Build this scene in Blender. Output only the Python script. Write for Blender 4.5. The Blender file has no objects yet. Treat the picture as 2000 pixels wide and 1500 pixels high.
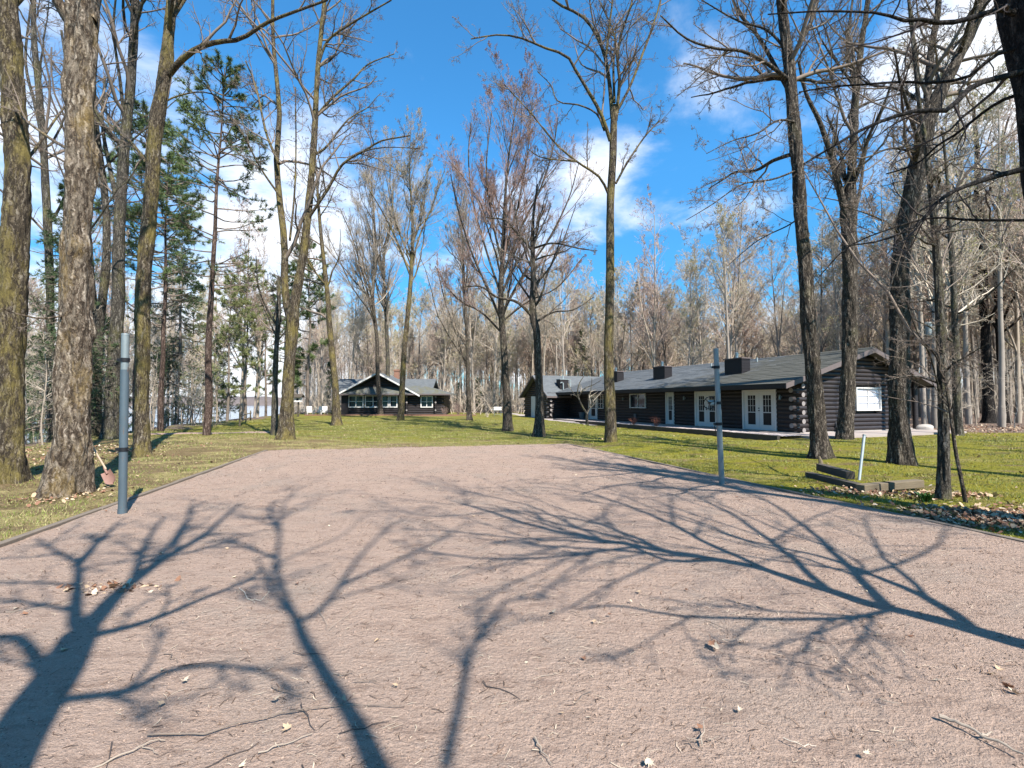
import bpy, math, random
import numpy as np
R=math.radians
random.seed(7)
S=bpy.context.scene
C=bpy.data.collections.new("place"); S.collection.children.link(C)

# ------------------------------------------------------------ camera
F=920.0; PITCH=math.atan(35/F); EYE=1.6
cam=bpy.data.cameras.new("camera"); co=bpy.data.objects.new("camera",cam); S.collection.objects.link(co)
cam.sensor_width=36; cam.lens=36*F/2000; cam.clip_start=0.05; cam.clip_end=6000
co.location=(0,0,EYE); co.rotation_euler=(math.pi/2+PITCH,0,0); S.camera=co
def ray(px,py):
    a=(px-1000)/F; b=(750-py)/F
    return a, math.cos(PITCH)-b*math.sin(PITCH), math.sin(PITCH)+b*math.cos(PITCH)
def at(px,py,Y):
    a,d,z=ray(px,py); t=Y/d
    return np.array([a*t,Y,EYE+z*t])
def ground(px,py,z=0.0):
    a,d,dz=ray(px,py); t=(z-EYE)/dz
    return np.array([a*t,d*t,z])

# ------------------------------------------------------------ sun, sky, exposure
ELEV=R(48); AZ=R(32.3)
TOSUN=np.array([math.sin(AZ)*math.cos(ELEV),-math.cos(AZ)*math.cos(ELEV),math.sin(ELEV)])
sl=bpy.data.lights.new("sun",'SUN'); so=bpy.data.objects.new("sun",sl); S.collection.objects.link(so)
sl.energy=5.0; sl.angle=R(0.53); sl.color=(1.0,0.95,0.87)
from mathutils import Vector
so.rotation_euler=Vector(TOSUN).to_track_quat('Z','Y').to_euler()
S.view_settings.view_transform='Standard'; S.view_settings.look='None'; S.view_settings.gamma=1
S.view_settings.exposure=1.2
S.render.engine='CYCLES'; S.cycles.max_bounces=6; S.cycles.transparent_max_bounces=8
W=bpy.data.worlds.new("World"); S.world=W; W.use_nodes=True
def N(nt,typ,**kw):
    n=nt.nodes.new(typ)
    for k,v in kw.items():
        if k=='inp':
            for a,b in v.items(): n.inputs[a].default_value=b
        else: setattr(n,k,v)
    return n
def build_world():
    nt=W.node_tree; nt.nodes.clear(); L=nt.links.new
    out=N(nt,'ShaderNodeOutputWorld'); bg=N(nt,'ShaderNodeBackground'); bg.inputs['Strength'].default_value=0.081
    sky=N(nt,'ShaderNodeTexSky',sky_type='NISHITA',sun_disc=False,sun_elevation=ELEV,sun_rotation=math.pi-AZ,
          air_density=1.0,dust_density=0.3,ozone_density=2.0,altitude=400)
    hs=N(nt,'ShaderNodeMix',data_type='RGBA',blend_type='MULTIPLY'); hs.inputs[0].default_value=1
    hs.inputs[7].default_value=(0.43,1.18,1.52,1)
    L(sky.outputs[0],hs.inputs[6])
    tc=N(nt,'ShaderNodeTexCoord'); sx=N(nt,'ShaderNodeSeparateXYZ'); L(tc.outputs['Generated'],sx.inputs[0])
    def M(op,a,b=None,c=None,clamp=False):
        m=N(nt,'ShaderNodeMath',operation=op,use_clamp=clamp)
        for i,v in enumerate((a,b,c)):
            if v is None: continue
            if isinstance(v,(int,float)): m.inputs[i].default_value=v
            else: L(v,m.inputs[i])
        return m.outputs[0]
    zz=M('ADD',M('MAXIMUM',sx.outputs[2],0.0),0.22)
    cb=N(nt,'ShaderNodeCombineXYZ'); L(M('DIVIDE',sx.outputs[0],zz),cb.inputs[0]); L(M('DIVIDE',sx.outputs[1],zz),cb.inputs[1])
    n1=N(nt,'ShaderNodeTexNoise',inp={'Scale':2.1,'Detail':9,'Roughness':0.58,'Distortion':0.25}); L(cb.outputs[0],n1.inputs['Vector'])
    n2=N(nt,'ShaderNodeTexNoise',inp={'Scale':0.9,'Detail':4,'Roughness':0.5}); L(cb.outputs[0],n2.inputs['Vector'])
    # banks of cumulus: direction, angular radius, weight
    blobs=[((40,520),32,.14),((330,520),26,.15),((790,330),14,.13),((1100,385),11,.18),((1225,362),8,.20),((1290,110),11,.17),
           ((1420,60),8,.08),((1975,90),13,.34),((600,560),15,.15),((1000,560),14,.14),((1750,480),26,.08),((80,150),12,.08)]
    tot=None
    for (p,rad,w) in blobs:
        d=np.array(ray(*p)); d/=np.linalg.norm(d)
        dp=N(nt,'ShaderNodeVectorMath',operation='DOT_PRODUCT'); L(tc.outputs['Generated'],dp.inputs[0]); dp.inputs[1].default_value=tuple(d)
        mr=N(nt,'ShaderNodeMapRange',interpolation_type='SMOOTHSTEP'); L(dp.outputs['Value'],mr.inputs[0])
        mr.inputs[1].default_value=math.cos(R(rad)); mr.inputs[2].default_value=1.0; mr.inputs[3].default_value=0; mr.inputs[4].default_value=w
        tot=mr.outputs[0] if tot is None else M('ADD',tot,mr.outputs[0])
    hz=N(nt,'ShaderNodeMapRange',interpolation_type='SMOOTHSTEP'); L(sx.outputs[2],hz.inputs[0]); hz.inputs[1].default_value=.26; hz.inputs[2].default_value=-.02; hz.inputs[3].default_value=0; hz.inputs[4].default_value=.36
    tot=M('ADD',tot,hz.outputs[0])
    bk=N(nt,'ShaderNodeMapRange',interpolation_type='SMOOTHSTEP'); L(sx.outputs[1],bk.inputs[0]); bk.inputs[1].default_value=.45; bk.inputs[2].default_value=-.05; bk.inputs[3].default_value=0; bk.inputs[4].default_value=-.6
    tot=M('ADD',tot,bk.outputs[0])
    v=M('ADD',M('ADD',M('MULTIPLY_ADD',n1.outputs[0],1.25,-.335),M('MULTIPLY',n2.outputs[0],0.30)),tot)
    mr=N(nt,'ShaderNodeMapRange',interpolation_type='SMOOTHSTEP'); L(v,mr.inputs[0]); mr.inputs[1].default_value=0.56; mr.inputs[2].default_value=0.92
    mr.inputs[3].default_value=0; mr.inputs[4].default_value=0.96
    lo=N(nt,'ShaderNodeMapRange'); L(sx.outputs[2],lo.inputs[0]); lo.inputs[1].default_value=0; lo.inputs[2].default_value=.45; lo.inputs[3].default_value=.48; lo.inputs[4].default_value=1.06
    vs=N(nt,'ShaderNodeVectorMath',operation='SCALE'); L(hs.outputs[2],vs.inputs[0]); L(lo.outputs[0],vs.inputs['Scale'])
    mx=N(nt,'ShaderNodeMix',data_type='RGBA'); L(mr.outputs[0],mx.inputs[0]); L(vs.outputs[0],mx.inputs[6]); mx.inputs[7].default_value=(7.0,7.2,7.6,1)
    L(mx.outputs[2],bg.inputs[0]); L(bg.outputs[0],out.inputs[0])
build_world()

# ------------------------------------------------------------ tagging
def tag(o,label=None,cat=None,group=None,kind=None):
    if label: o['label']=label
    if cat: o['category']=cat
    if group: o['group']=group
    if kind: o['kind']=kind
    return o
def thing(name,label,cat,loc,rotz=0,group=None):
    o=bpy.data.objects.new(name,None); C.objects.link(o); o.location=tuple(float(v) for v in loc); o.rotation_euler=(0,0,rotz)
    o.empty_display_size=0.2
    return tag(o,label,cat,group)
def link(name,me,mats,parent=None):
    if not isinstance(mats,(list,tuple)): mats=[mats]
    if not me.materials:
        for m in mats: me.materials.append(m)
    o=bpy.data.objects.new(name,me); C.objects.link(o)
    if parent: o.parent=parent
    return o
def copy_tree(o,parent=None):
    c=o.copy(); C.objects.link(c); c.parent=parent
    for ch in o.children: copy_tree(ch,c)
    return c

# ------------------------------------------------------------ fast mesh
def fmesh(name,V,Q=None,T=None,smooth=True,mi=None):
    V=np.asarray(V,dtype=np.float32).reshape(-1,3)
    Q=np.zeros((0,4),np.int32) if Q is None else np.asarray(Q,np.int32).reshape(-1,4)
    T=np.zeros((0,3),np.int32) if T is None else np.asarray(T,np.int32).reshape(-1,3)
    me=bpy.data.meshes.new(name)
    me.vertices.add(len(V)); me.vertices.foreach_set('co',V.ravel())
    nl=len(Q)*4+len(T)*3; me.loops.add(nl)
    me.loops.foreach_set('vertex_index',np.concatenate([Q.ravel(),T.ravel()]).astype(np.int32))
    npoly=len(Q)+len(T); me.polygons.add(npoly)
    ls=np.concatenate([np.arange(len(Q))*4,len(Q)*4+np.arange(len(T))*3]).astype(np.int32)
    me.polygons.foreach_set('loop_start',ls)
    if smooth: me.polygons.foreach_set('use_smooth',np.ones(npoly,bool))
    if mi is not None: me.polygons.foreach_set('material_index',np.asarray(mi,np.int32))
    me.update(calc_edges=True)
    return me
def unit(v): return v/np.maximum(np.linalg.norm(v,axis=-1,keepdims=True),1e-9)
def tubes(groups):
    """groups: list of (P (N,n,3), R (N,n), k) -> V,Q"""
    VV=[];QQ=[];off=0
    for P,Rd,k in groups:
        if len(P)==0: continue
        n=P.shape[1]
        T=np.empty_like(P); T[:,1:-1]=P[:,2:]-P[:,:-2]; T[:,0]=P[:,1]-P[:,0]; T[:,-1]=P[:,-1]-P[:,-2]; T=unit(T)
        av=unit(P[:,-1]-P[:,0]); ref=np.where(np.abs(av[:,2:3])>0.8,np.array([[1.0,0.13,0]]),np.array([[0.07,0.05,1.0]]))
        A=unit(np.cross(T,ref[:,None,:])); B=np.cross(T,A)
        th=np.arange(k)*2*math.pi/k
        ring=P[:,:,None,:]+Rd[:,:,None,None]*(np.cos(th)[None,None,:,None]*A[:,:,None,:]+np.sin(th)[None,None,:,None]*B[:,:,None,:])
        Nn=len(P); idx=off+np.arange(Nn*n*k).reshape(Nn,n,k)
        a=idx[:,:-1,:]; b=idx[:,1:,:]
        q=np.stack([a,np.roll(a,-1,2),np.roll(b,-1,2),b],-1).reshape(-1,4)
        VV.append(ring.reshape(-1,3)); QQ.append(q); off+=Nn*n*k
    if not VV: return np.zeros((0,3)),np.zeros((0,4),int)
    return np.concatenate(VV),np.concatenate(QQ)

class MB:
    def __init__(s): s.v=[];s.f=[];s.m=[]
    def add(s,vs,fs,m=0):
        o=len(s.v); s.v+= [tuple(map(float,v)) for v in vs]; s.f+=[tuple(i+o for i in f) for f in fs]; s.m+=[m]*len(fs); return s
    def box(s,x0,x1,y0,y1,z0,z1,m=0):
        return s.add([(x0,y0,z0),(x1,y0,z0),(x1,y1,z0),(x0,y1,z0),(x0,y0,z1),(x1,y0,z1),(x1,y1,z1),(x0,y1,z1)],
              [(0,3,2,1),(4,5,6,7),(0,1,5,4),(1,2,6,5),(2,3,7,6),(3,0,4,7)],m)
    def cyl(s,p,q,r,k=12,r2=None,m=0,mc=None):
        p=np.array(p,float);q=np.array(q,float); r2=r if r2 is None else r2
        t=unit(q-p); ref=np.array([0,0,1.]) if abs(t[2])<.9 else np.array([1.,0,0]); a=unit(np.cross(t,ref)); b=np.cross(t,a)
        vs=[p+r*(math.cos(i*2*math.pi/k)*a+math.sin(i*2*math.pi/k)*b) for i in range(k)]+[q+r2*(math.cos(i*2*math.pi/k)*a+math.sin(i*2*math.pi/k)*b) for i in range(k)]
        s.add(vs,[(i,(i+1)%k,k+(i+1)%k,k+i) for i in range(k)],m)
        s.add(vs,[tuple(range(k-1,-1,-1)),tuple(range(k,2*k))],m if mc is None else mc)
        return s
    def path(s,pts,rs,k=8,m=0):
        pts=[np.array(p,float) for p in pts]
        if not isinstance(rs,(list,tuple)): rs=[rs]*len(pts)
        P=np.array(pts)[None]; V,Q=tubes([(P,np.array(rs,float)[None],k)])
        s.add(V,[tuple(q) for q in Q],m); n=len(pts)
        s.add(V[:k],[tuple(range(k-1,-1,-1))],m); s.add(V[-k:],[tuple(range(k))],m)
        return s
    def slab(s,p,th,m=0,down=(0,0,-1)):
        n=len(p); p=[np.array(a,float) for a in p]; d=np.array(down,float)*th
        s.add(p+[a+d for a in p],[tuple(range(n)),tuple(range(2*n-1,n-1,-1))]+[(i,n+i,n+(i+1)%n,(i+1)%n) for i in range(n)],m); return s
    def ball(s,c,r,ku=12,kv=8,m=0,noise=0,seed=0,sc=(1,1,1)):
        rg=np.random.default_rng(seed); ph=rg.uniform(0,6,9); vs=[]
        for j in range(kv+1):
            t=math.pi*j/kv
            for i in range(ku):
                f=2*math.pi*i/ku; d=np.array([math.sin(t)*math.cos(f),math.sin(t)*math.sin(f),math.cos(t)])
                q=r*(1+noise*(math.sin(3*d[0]+ph[0])+math.sin(4*d[1]+ph[1])+math.sin(5*d[2]+ph[2])+.6*math.sin(9*d[0]+7*d[1]+ph[3])))
                vs.append(np.array(c)+d*q*np.array(sc))
        s.add(vs,[(j*ku+i,(j+1)*ku+i,(j+1)*ku+(i+1)%ku,j*ku+(i+1)%ku) for j in range(kv) for i in range(ku)],m); return s
    def build(s,name,mats,parent=None,smooth=False,bevel=0):
        me=bpy.data.meshes.new(name); me.from_pydata(s.v,[],s.f); me.polygons.foreach_set('material_index',s.m)
        if smooth: 
            me.polygons.foreach_set('use_smooth',[True]*len(s.f))
        me.update(); o=link(name,me,mats,parent)
        if smooth:
            try: me.set_sharp_from_angle(angle=R(40))
            except Exception: pass
        if bevel:
            b=o.modifiers.new('bevel','BEVEL'); b.width=bevel; b.segments=2; b.limit_method='ANGLE'
        return o

# ------------------------------------------------------------ materials
ALLM=[]
REFL=0.76   # reflectance trim applied to every surface alike
def mat(name):
    m=bpy.data.materials.new(name); m.use_nodes=True; nt=m.node_tree; nt.nodes.clear()
    out=N(nt,'ShaderNodeOutputMaterial'); p=N(nt,'ShaderNodeBsdfPrincipled'); ALLM.append((nt,p)); nt.links.new(p.outputs[0],out.inputs[0])
    return m,nt,p
def ramp(nt,fac,stops,interp='LINEAR'):
    r=N(nt,'ShaderNodeValToRGB'); e=r.color_ramp; e.interpolation=interp
    while len(e.elements)<len(stops): e.elements.new(0.5)
    for el,(pos,c) in zip(e.elements,stops):
        el.position=pos; el.color=(*c,1) if len(c)==3 else c
    nt.links.new(fac,r.inputs[0]); return r.outputs[0]
def noise(nt,vec,scale,detail=4,rough=.55,dist=0):
    n=N(nt,'ShaderNodeTexNoise',inp={'Scale':scale,'Detail':detail,'Roughness':rough,'Distortion':dist}); nt.links.new(vec,n.inputs['Vector']); return n.outputs[0]
def mapv(nt,vec,scale=(1,1,1),loc=(0,0,0)):
    m=N(nt,'ShaderNodeMapping'); m.inputs['Scale'].default_value=scale; m.inputs['Location'].default_value=loc; nt.links.new(vec,m.inputs[0]); return m.outputs[0]
def mixc(nt,fac,a,b,blend='MIX'):
    m=N(nt,'ShaderNodeMix',data_type='RGBA',blend_type=blend)
    for i,v in ((0,fac),(6,a),(7,b)):
        if isinstance(v,(int,float)): m.inputs[i].default_value=v
        elif isinstance(v,tuple): m.inputs[i].default_value=(*v,1) if len(v)==3 else v
        else: nt.links.new(v,m.inputs[i])
    return m.outputs[2]
def mth(nt,op,a,b=0.0,clamp=False):
    m=N(nt,'ShaderNodeMath',operation=op,use_clamp=clamp)
    for i,v in enumerate((a,b)):
        if isinstance(v,(int,float)): m.inputs[i].default_value=v
        else: nt.links.new(v,m.inputs[i])
    return m.outputs[0]
def bump(nt,p,h,strength=.5,dist=.02):
    b=N(nt,'ShaderNodeBump'); b.inputs['Strength'].default_value=strength; b.inputs['Distance'].default_value=dist
    nt.links.new(h,b.inputs['Height']); nt.links.new(b.outputs[0],p.inputs['Normal'])
def bark(name,dark,light,moss=(.20,.17,.03),mossamt=.45,scale=1.0,bs=.8,pale=None):
    m,nt,p=mat(name); L=nt.links.new; tc=N(nt,'ShaderNodeTexCoord').outputs['Object']
    v1=mapv(nt,tc,(9*scale,9*scale,1.8*scale)); v2=mapv(nt,tc,(1,1,.55))
    warp=N(nt,'ShaderNodeVectorMath',operation='ADD'); wn=N(nt,'ShaderNodeTexNoise',inp={'Scale':6*scale,'Detail':4,'Roughness':.6}); L(tc,wn.inputs['Vector'])
    ws=N(nt,'ShaderNodeVectorMath',operation='SCALE'); L(wn.outputs['Color'],ws.inputs[0]); ws.inputs['Scale'].default_value=.16/scale; L(tc,warp.inputs[0]); L(ws.outputs[0],warp.inputs[1])
    wv=warp.outputs[0]; f=noise(nt,mapv(nt,wv,(10*scale,10*scale,1.15*scale)),3.2,7,.66,.3); big=noise(nt,v2,2.3,5,.6); fine=noise(nt,tc,45*scale,3)
    rd=noise(nt,mapv(nt,wv,(9*scale,9*scale,1.1*scale),(3,7,1)),2.0,5,.6); ridge=mth(nt,'MULTIPLY',mth(nt,'ABSOLUTE',mth(nt,'SUBTRACT',rd,.5)),4.5,True)
    h=mth(nt,'ADD',mth(nt,'MULTIPLY',f,.62),mth(nt,'MULTIPLY',ridge,.42))
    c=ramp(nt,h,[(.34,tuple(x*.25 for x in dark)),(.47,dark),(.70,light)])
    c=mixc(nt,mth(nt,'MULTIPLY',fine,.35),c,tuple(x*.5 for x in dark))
    if pale: 
        pm=ramp(nt,noise(nt,mapv(nt,tc,(1,1,.45)),13,6,.75),[(.46,(0,0,0)),(.66,(1,1,1))]); c=mixc(nt,mth(nt,'MULTIPLY',pm,.5),c,pale)
    mm=ramp(nt,mth(nt,'ADD',mth(nt,'MULTIPLY',big,.6),mth(nt,'MULTIPLY',f,.4)),[(.62-.22*mossamt-.04,(0,0,0)),(.70-.2*mossamt,(1,1,1))])
    c=mixc(nt,mth(nt,'MULTIPLY',mm,min(.85,mossamt*1.4)),c,moss)
    L(c,p.inputs['Base Color']); p.inputs['Roughness'].default_value=.92; p.inputs['Specular IOR Level'].default_value=.15
    bump(nt,p,mth(nt,'ADD',h,mth(nt,'MULTIPLY',fine,.35)),min(1,bs*1.25),.035/scale)
    return m
M={}
M['bark_moss']=bark('mossy_maple_bark',(.13,.10,.07),(.36,.31,.24),(.235,.185,.055),.52)
M['bark_gnarl']=bark('rough_flaking_bark',(.16,.115,.08),(.58,.49,.39),(.30,.20,.06),.36,.8,1.0,(.50,.41,.31))
M['bark_grey']=bark('grey_bark',(.115,.10,.082),(.32,.29,.25),(.20,.18,.06),.35)
M['bark_brown']=bark('brown_grey_bark',(.10,.08,.063),(.38,.315,.25),(.13,.12,.05),.25,1.0,1.0)
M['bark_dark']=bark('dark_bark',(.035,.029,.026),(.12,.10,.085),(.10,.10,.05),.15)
M['bark_pine']=bark('red_pine_bark',(.15,.10,.08),(.36,.27,.22),(.2,.18,.1),.1,1.0,.8)
def plain(name,col,rough=.8,var=.25,sc=8,metal=0,bs=0,spec=.3):
    m,nt,p=mat(name); tc=N(nt,'ShaderNodeTexCoord').outputs['Object']; n=noise(nt,tc,sc,5,.6)
    c=mixc(nt,n,tuple(x*(1-var) for x in col),tuple(min(1,x*(1+var)) for x in col)); nt.links.new(c,p.inputs['Base Color'])
    p.inputs['Roughness'].default_value=rough; p.inputs['Metallic'].default_value=metal; p.inputs['Specular IOR Level'].default_value=spec
    if bs: bump(nt,p,n,bs,.01)
    return m
M['twig']=plain('twig_grey_brown',(.23,.18,.145),.9,.3,1.5,spec=.1)
M['twig_pale']=plain('twig_pale_tan',(.62,.52,.41),.9,.3,.6,spec=.1)
M['twig_mid']=plain('twig_mid_tan',(.38,.31,.245),.9,.3,.6,spec=.1)
M['twig_red']=plain('twig_reddish',(.33,.23,.195),.9,.3,.6,spec=.1)
M['twig_dark']=plain('twig_dark',(.085,.068,.062),.9,.3,1.5,spec=.1)
M['bud_green']=plain('bud_yellow_green',(.42,.40,.13),.8,.3,2)
M['bud_red']=plain('bud_rusty_red',(.36,.16,.10),.8,.3,2)
M['bud_pale']=plain('bud_pale',(.42,.36,.28),.8,.3,2)
M['needle_dark']=plain('spruce_needles',(.075,.115,.045),.8,.45,1.2)
M['needle_pine']=plain('pine_needles',(.12,.17,.055),.75,.45,1.0)
M['needle_light']=plain('pale_pine_needles',(.26,.28,.11),.75,.4,1.0)
def painted(name,col,metal=.3):
    m,nt,p=mat(name); tc=N(nt,'ShaderNodeTexCoord').outputs['Object']; L=nt.links.new
    n=noise(nt,mapv(nt,tc,(1,1,.35)),9,6,.7); n2=noise(nt,mapv(nt,tc,(3,3,.6)),7,6,.75)
    c=mixc(nt,n,tuple(x*.65 for x in col),tuple(x*1.35 for x in col)); k=ramp(nt,n2,[(.60,(0,0,0)),(.66,(1,1,1))]); c=mixc(nt,mth(nt,'MULTIPLY',k,.75),c,(.16,.085,.045))
    L(c,p.inputs['Base Color']); p.inputs['Roughness'].default_value=.55; p.inputs['Metallic'].default_value=metal; bump(nt,p,n2,.4,.004); return m
M['steel']=painted('galvanised_steel',(.24,.28,.285)); M['steel_blue']=painted('blue_grey_paint',(.075,.105,.125),0); M['steel_pale']=painted('pale_pipe',(.36,.41,.41),.2)
M['rubber']=plain('black_strap',(.012,.013,.016),.6)
M['white']=plain('white_trim',(.76,.73,.69),.5,.06,4)
M['white_shade']=plain('white_door_paint',(.74,.72,.70),.45,.06,3)
M['black']=plain('black_metal',(.012,.012,.012),.5)
M['concrete']=plain('concrete_walk',(.40,.335,.30),.9,.18,3,bs=.2)
M['foundation']=plain('concrete_foundation',(.52,.47,.43),.9,.15,3,bs=.2)
M['stone']=plain('field_stone',(.42,.38,.34),.9,.3,5,bs=.5)
M['flue']=plain('galvanised_flue',(.5,.52,.54),.3,.15,4,metal=.8)
M['curtain']=plain('white_blind',(.70,.70,.76),.6,.03,2)
M['red']=plain('red_fabric',(.5,.04,.04),.8)
M['rust']=plain('rusty_blade',(.27,.15,.12),.7,.3,14,bs=.3)
M['ash_wood']=plain('worn_handle_wood',(.46,.34,.24),.7,.25,12)
M['brick']=plain('brick_red',(.30,.16,.11),.9,.35,14,bs=.3)
M['green_leaf']=plain('green_leaf',(.05,.13,.03),.5,.3,8)
M['stem_red']=plain('red_stem',(.30,.11,.07),.8,.3,8)
def glass():
    m,nt,p=mat('dark_window_glass'); p.inputs['Base Color'].default_value=(.010,.014,.022,1); p.inputs['Roughness'].default_value=.04; p.inputs['IOR'].default_value=1.5
    return m
M['glass']=glass()
def logmat():
    m,nt,p=mat('dark_stained_log'); L=nt.links.new; tc=N(nt,'ShaderNodeTexCoord').outputs['Object']
    n=noise(nt,mapv(nt,tc,(1.2,1.2,14)),4,5,.6); b=noise(nt,tc,1.3,3)
    c=ramp(nt,n,[(.3,(.013,.009,.009)),(.55,(.034,.026,.027)),(.8,(.078,.062,.064))]); c=mixc(nt,mth(nt,'MULTIPLY',b,.5),c,(.018,.013,.013))
    L(c,p.inputs['Base Color']); p.inputs['Roughness'].default_value=.55; p.inputs['Specular IOR Level'].default_value=.4; bump(nt,p,n,.5,.01); return m
M['log']=logmat()
M['log_end']=plain('sunlit_log_end',(.30,.265,.25),.8,.35,16)  # same stain as the logs; sunlight on the ends is painted in as paler colour
M['fascia']=plain('weathered_fascia_board',(.15,.12,.115),.7,.25,10)
M['siding']=plain('dark_siding',(.018,.015,.017),.6,.2,6)
def shingles(name,mossy):
    m,nt,p=mat(name); L=nt.links.new; tc=N(nt,'ShaderNodeTexCoord').outputs['Object']
    br=N(nt,'ShaderNodeTexBrick',inp={'Scale':1.0,'Mortar Size':.012,'Brick Width':.32,'Row Height':.13,'Color1':(.135,.143,.147,1),'Color2':(.08,.087,.09,1),'Mortar':(.07,.08,.09,1)})
    L(tc,br.inputs['Vector'])
    sx=N(nt,'ShaderNodeSeparateXYZ'); L(tc,sx.inputs[0])
    n=noise(nt,tc,1.2,6,.65); n2=noise(nt,tc,9,3)
    c=mixc(nt,mth(nt,'MULTIPLY',n2,.5),br.outputs[0],(.17,.18,.185))
    if mossy=='lodge':
        g=N(nt,'ShaderNodeMapRange'); L(sx.outputs[1],g.inputs[0]); g.inputs[1].default_value=11; g.inputs[2].default_value=1; g.inputs[3].default_value=0; g.inputs[4].default_value=.5
        g2=N(nt,'ShaderNodeMapRange'); L(sx.outputs[0],g2.inputs[0]); g2.inputs[1].default_value=1.2; g2.inputs[2].default_value=-1.6; g2.inputs[3].default_value=0; g2.inputs[4].default_value=.14
        s=mth(nt,'ADD',mth(nt,'ADD',n,g.outputs[0]),g2.outputs[0])
        k=ramp(nt,s,[(.62,(0,0,0)),(.86,(1,1,1))]); c=mixc(nt,mth(nt,'MULTIPLY',k,.9),c,(.075,.07,.05))
    elif mossy:
        k=ramp(nt,n,[(.42,(0,0,0)),(.62,(1,1,1))]); c=mixc(nt,mth(nt,'MULTIPLY',k,.75),c,(.12,.11,.06))
    L(c,p.inputs['Base Color']); p.inputs['Roughness'].default_value=.85; bump(nt,p,mth(nt,'ADD',br.outputs['Fac'],n2),.5,.02); return m
M['shingle_lodge']=shingles('mossy_grey_shingles','lodge'); M['shingle']=shingles('grey_shingles',False); M['shingle_moss']=shingles('moss_grown_shingles',True)
def woodmat(name,a,b):
    m,nt,p=mat(name); L=nt.links.new; tc=N(nt,'ShaderNodeTexCoord').outputs['Object']
    n=noise(nt,mapv(nt,tc,(2,14,14)),3,5,.6); n2=noise(nt,tc,4,4)
    c=mixc(nt,n,a,b); c=mixc(nt,mth(nt,'MULTIPLY',n2,.5),c,tuple(x*.4 for x in a)); L(c,p.inputs['Base Color']); p.inputs['Roughness'].default_value=.9; bump(nt,p,n,.6,.01); return m
M['timber_dark']=woodmat('weathered_dark_timber',(.055,.045,.035),(.13,.10,.07))
M['timber_pale']=woodmat('weathered_pale_timber',(.15,.11,.065),(.27,.21,.13))
M['edging']=woodmat('edging_board',(.16,.12,.09),(.30,.24,.18))

# ------------------------------------------------------------ terrain
CREST=np.array([(-40,-15),(5,-16),(12,-16),(16,-17),(25,-19.5),(32,-21),(46,-25),(60,-29),(90,-38),(400,-60)],float)
def smooth(t): t=np.clip(t,0,1); return t*t*(3-2*t)
# court outline
CL0=ground(0,1065); CL1=ground(520,880); CR1=ground(1110,867); CR0=ground(2000,1060)
CLd=(CL1-CL0)/(CL1[1]-CL0[1]); CRd=(CR1-CR0)/(CR1[1]-CR0[1])
def court_x(y): return CL0[0]+CLd[0]*(y-CL0[1]), CR0[0]+CRd[0]*(y-CR0[1])
def court_sd(x,y):
    """>0 outside the court, rough metres"""
    l,r=court_x(y); back=CL1[1]+(CR1[1]-CL1[1])*(x-CL1[0])/(CR1[0]-CL1[0])
    return np.maximum(np.maximum(l-x,x-r),np.maximum(y-back,-7-y))
def vnoise(x,y,s,seed=0):
    rg=np.random.default_rng(seed); T=rg.random((64,64)); X=x*s; Yv=y*s; i=np.floor(X).astype(int); j=np.floor(Yv).astype(int); fx=X-i; fy=Yv-j
    fx=fx*fx*(3-2*fx); fy=fy*fy*(3-2*fy); g=lambda a,b:T[a%64,b%64]
    return (g(i,j)*(1-fx)+g(i+1,j)*fx)*(1-fy)+(g(i,j+1)*(1-fx)+g(i+1,j+1)*fx)*fy
def hgt(x,y):
    x=np.asarray(x,float); y=np.asarray(y,float)
    xc=np.interp(y,CREST[:,0],CREST[:,1]); d=xc-x
    h=-4.2*smooth(d/16)
    far=smooth((np.hypot(x-5,y)-90)/200); h=h+3*far*(x>-20)
    sd=court_sd(x,y); k=smooth((sd-.15)/1.5)
    h=h+k*((vnoise(x,y,.23,3)-.5)*.22+(vnoise(x,y,.9,4)-.5)*.06)*(1-.75*smooth((x-2)/5)*smooth((y-16)/5))
    h=h+0.10*smooth((y-20)/15)*smooth((x+30)/10)*k*(x<5)
    lx=(x-13.87)*.930+(y-23)*.366; ly=-(x-13.87)*.366+(y-23)*.93
    h=h-.10*smooth((lx+7)/3)*smooth((-3.15-lx)/.3+.5)*smooth((ly+2)/1)*smooth((21-ly)/2)
    h=np.where(sd<0.02,-.08,h)
    return h
M_lake=-3.3
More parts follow.
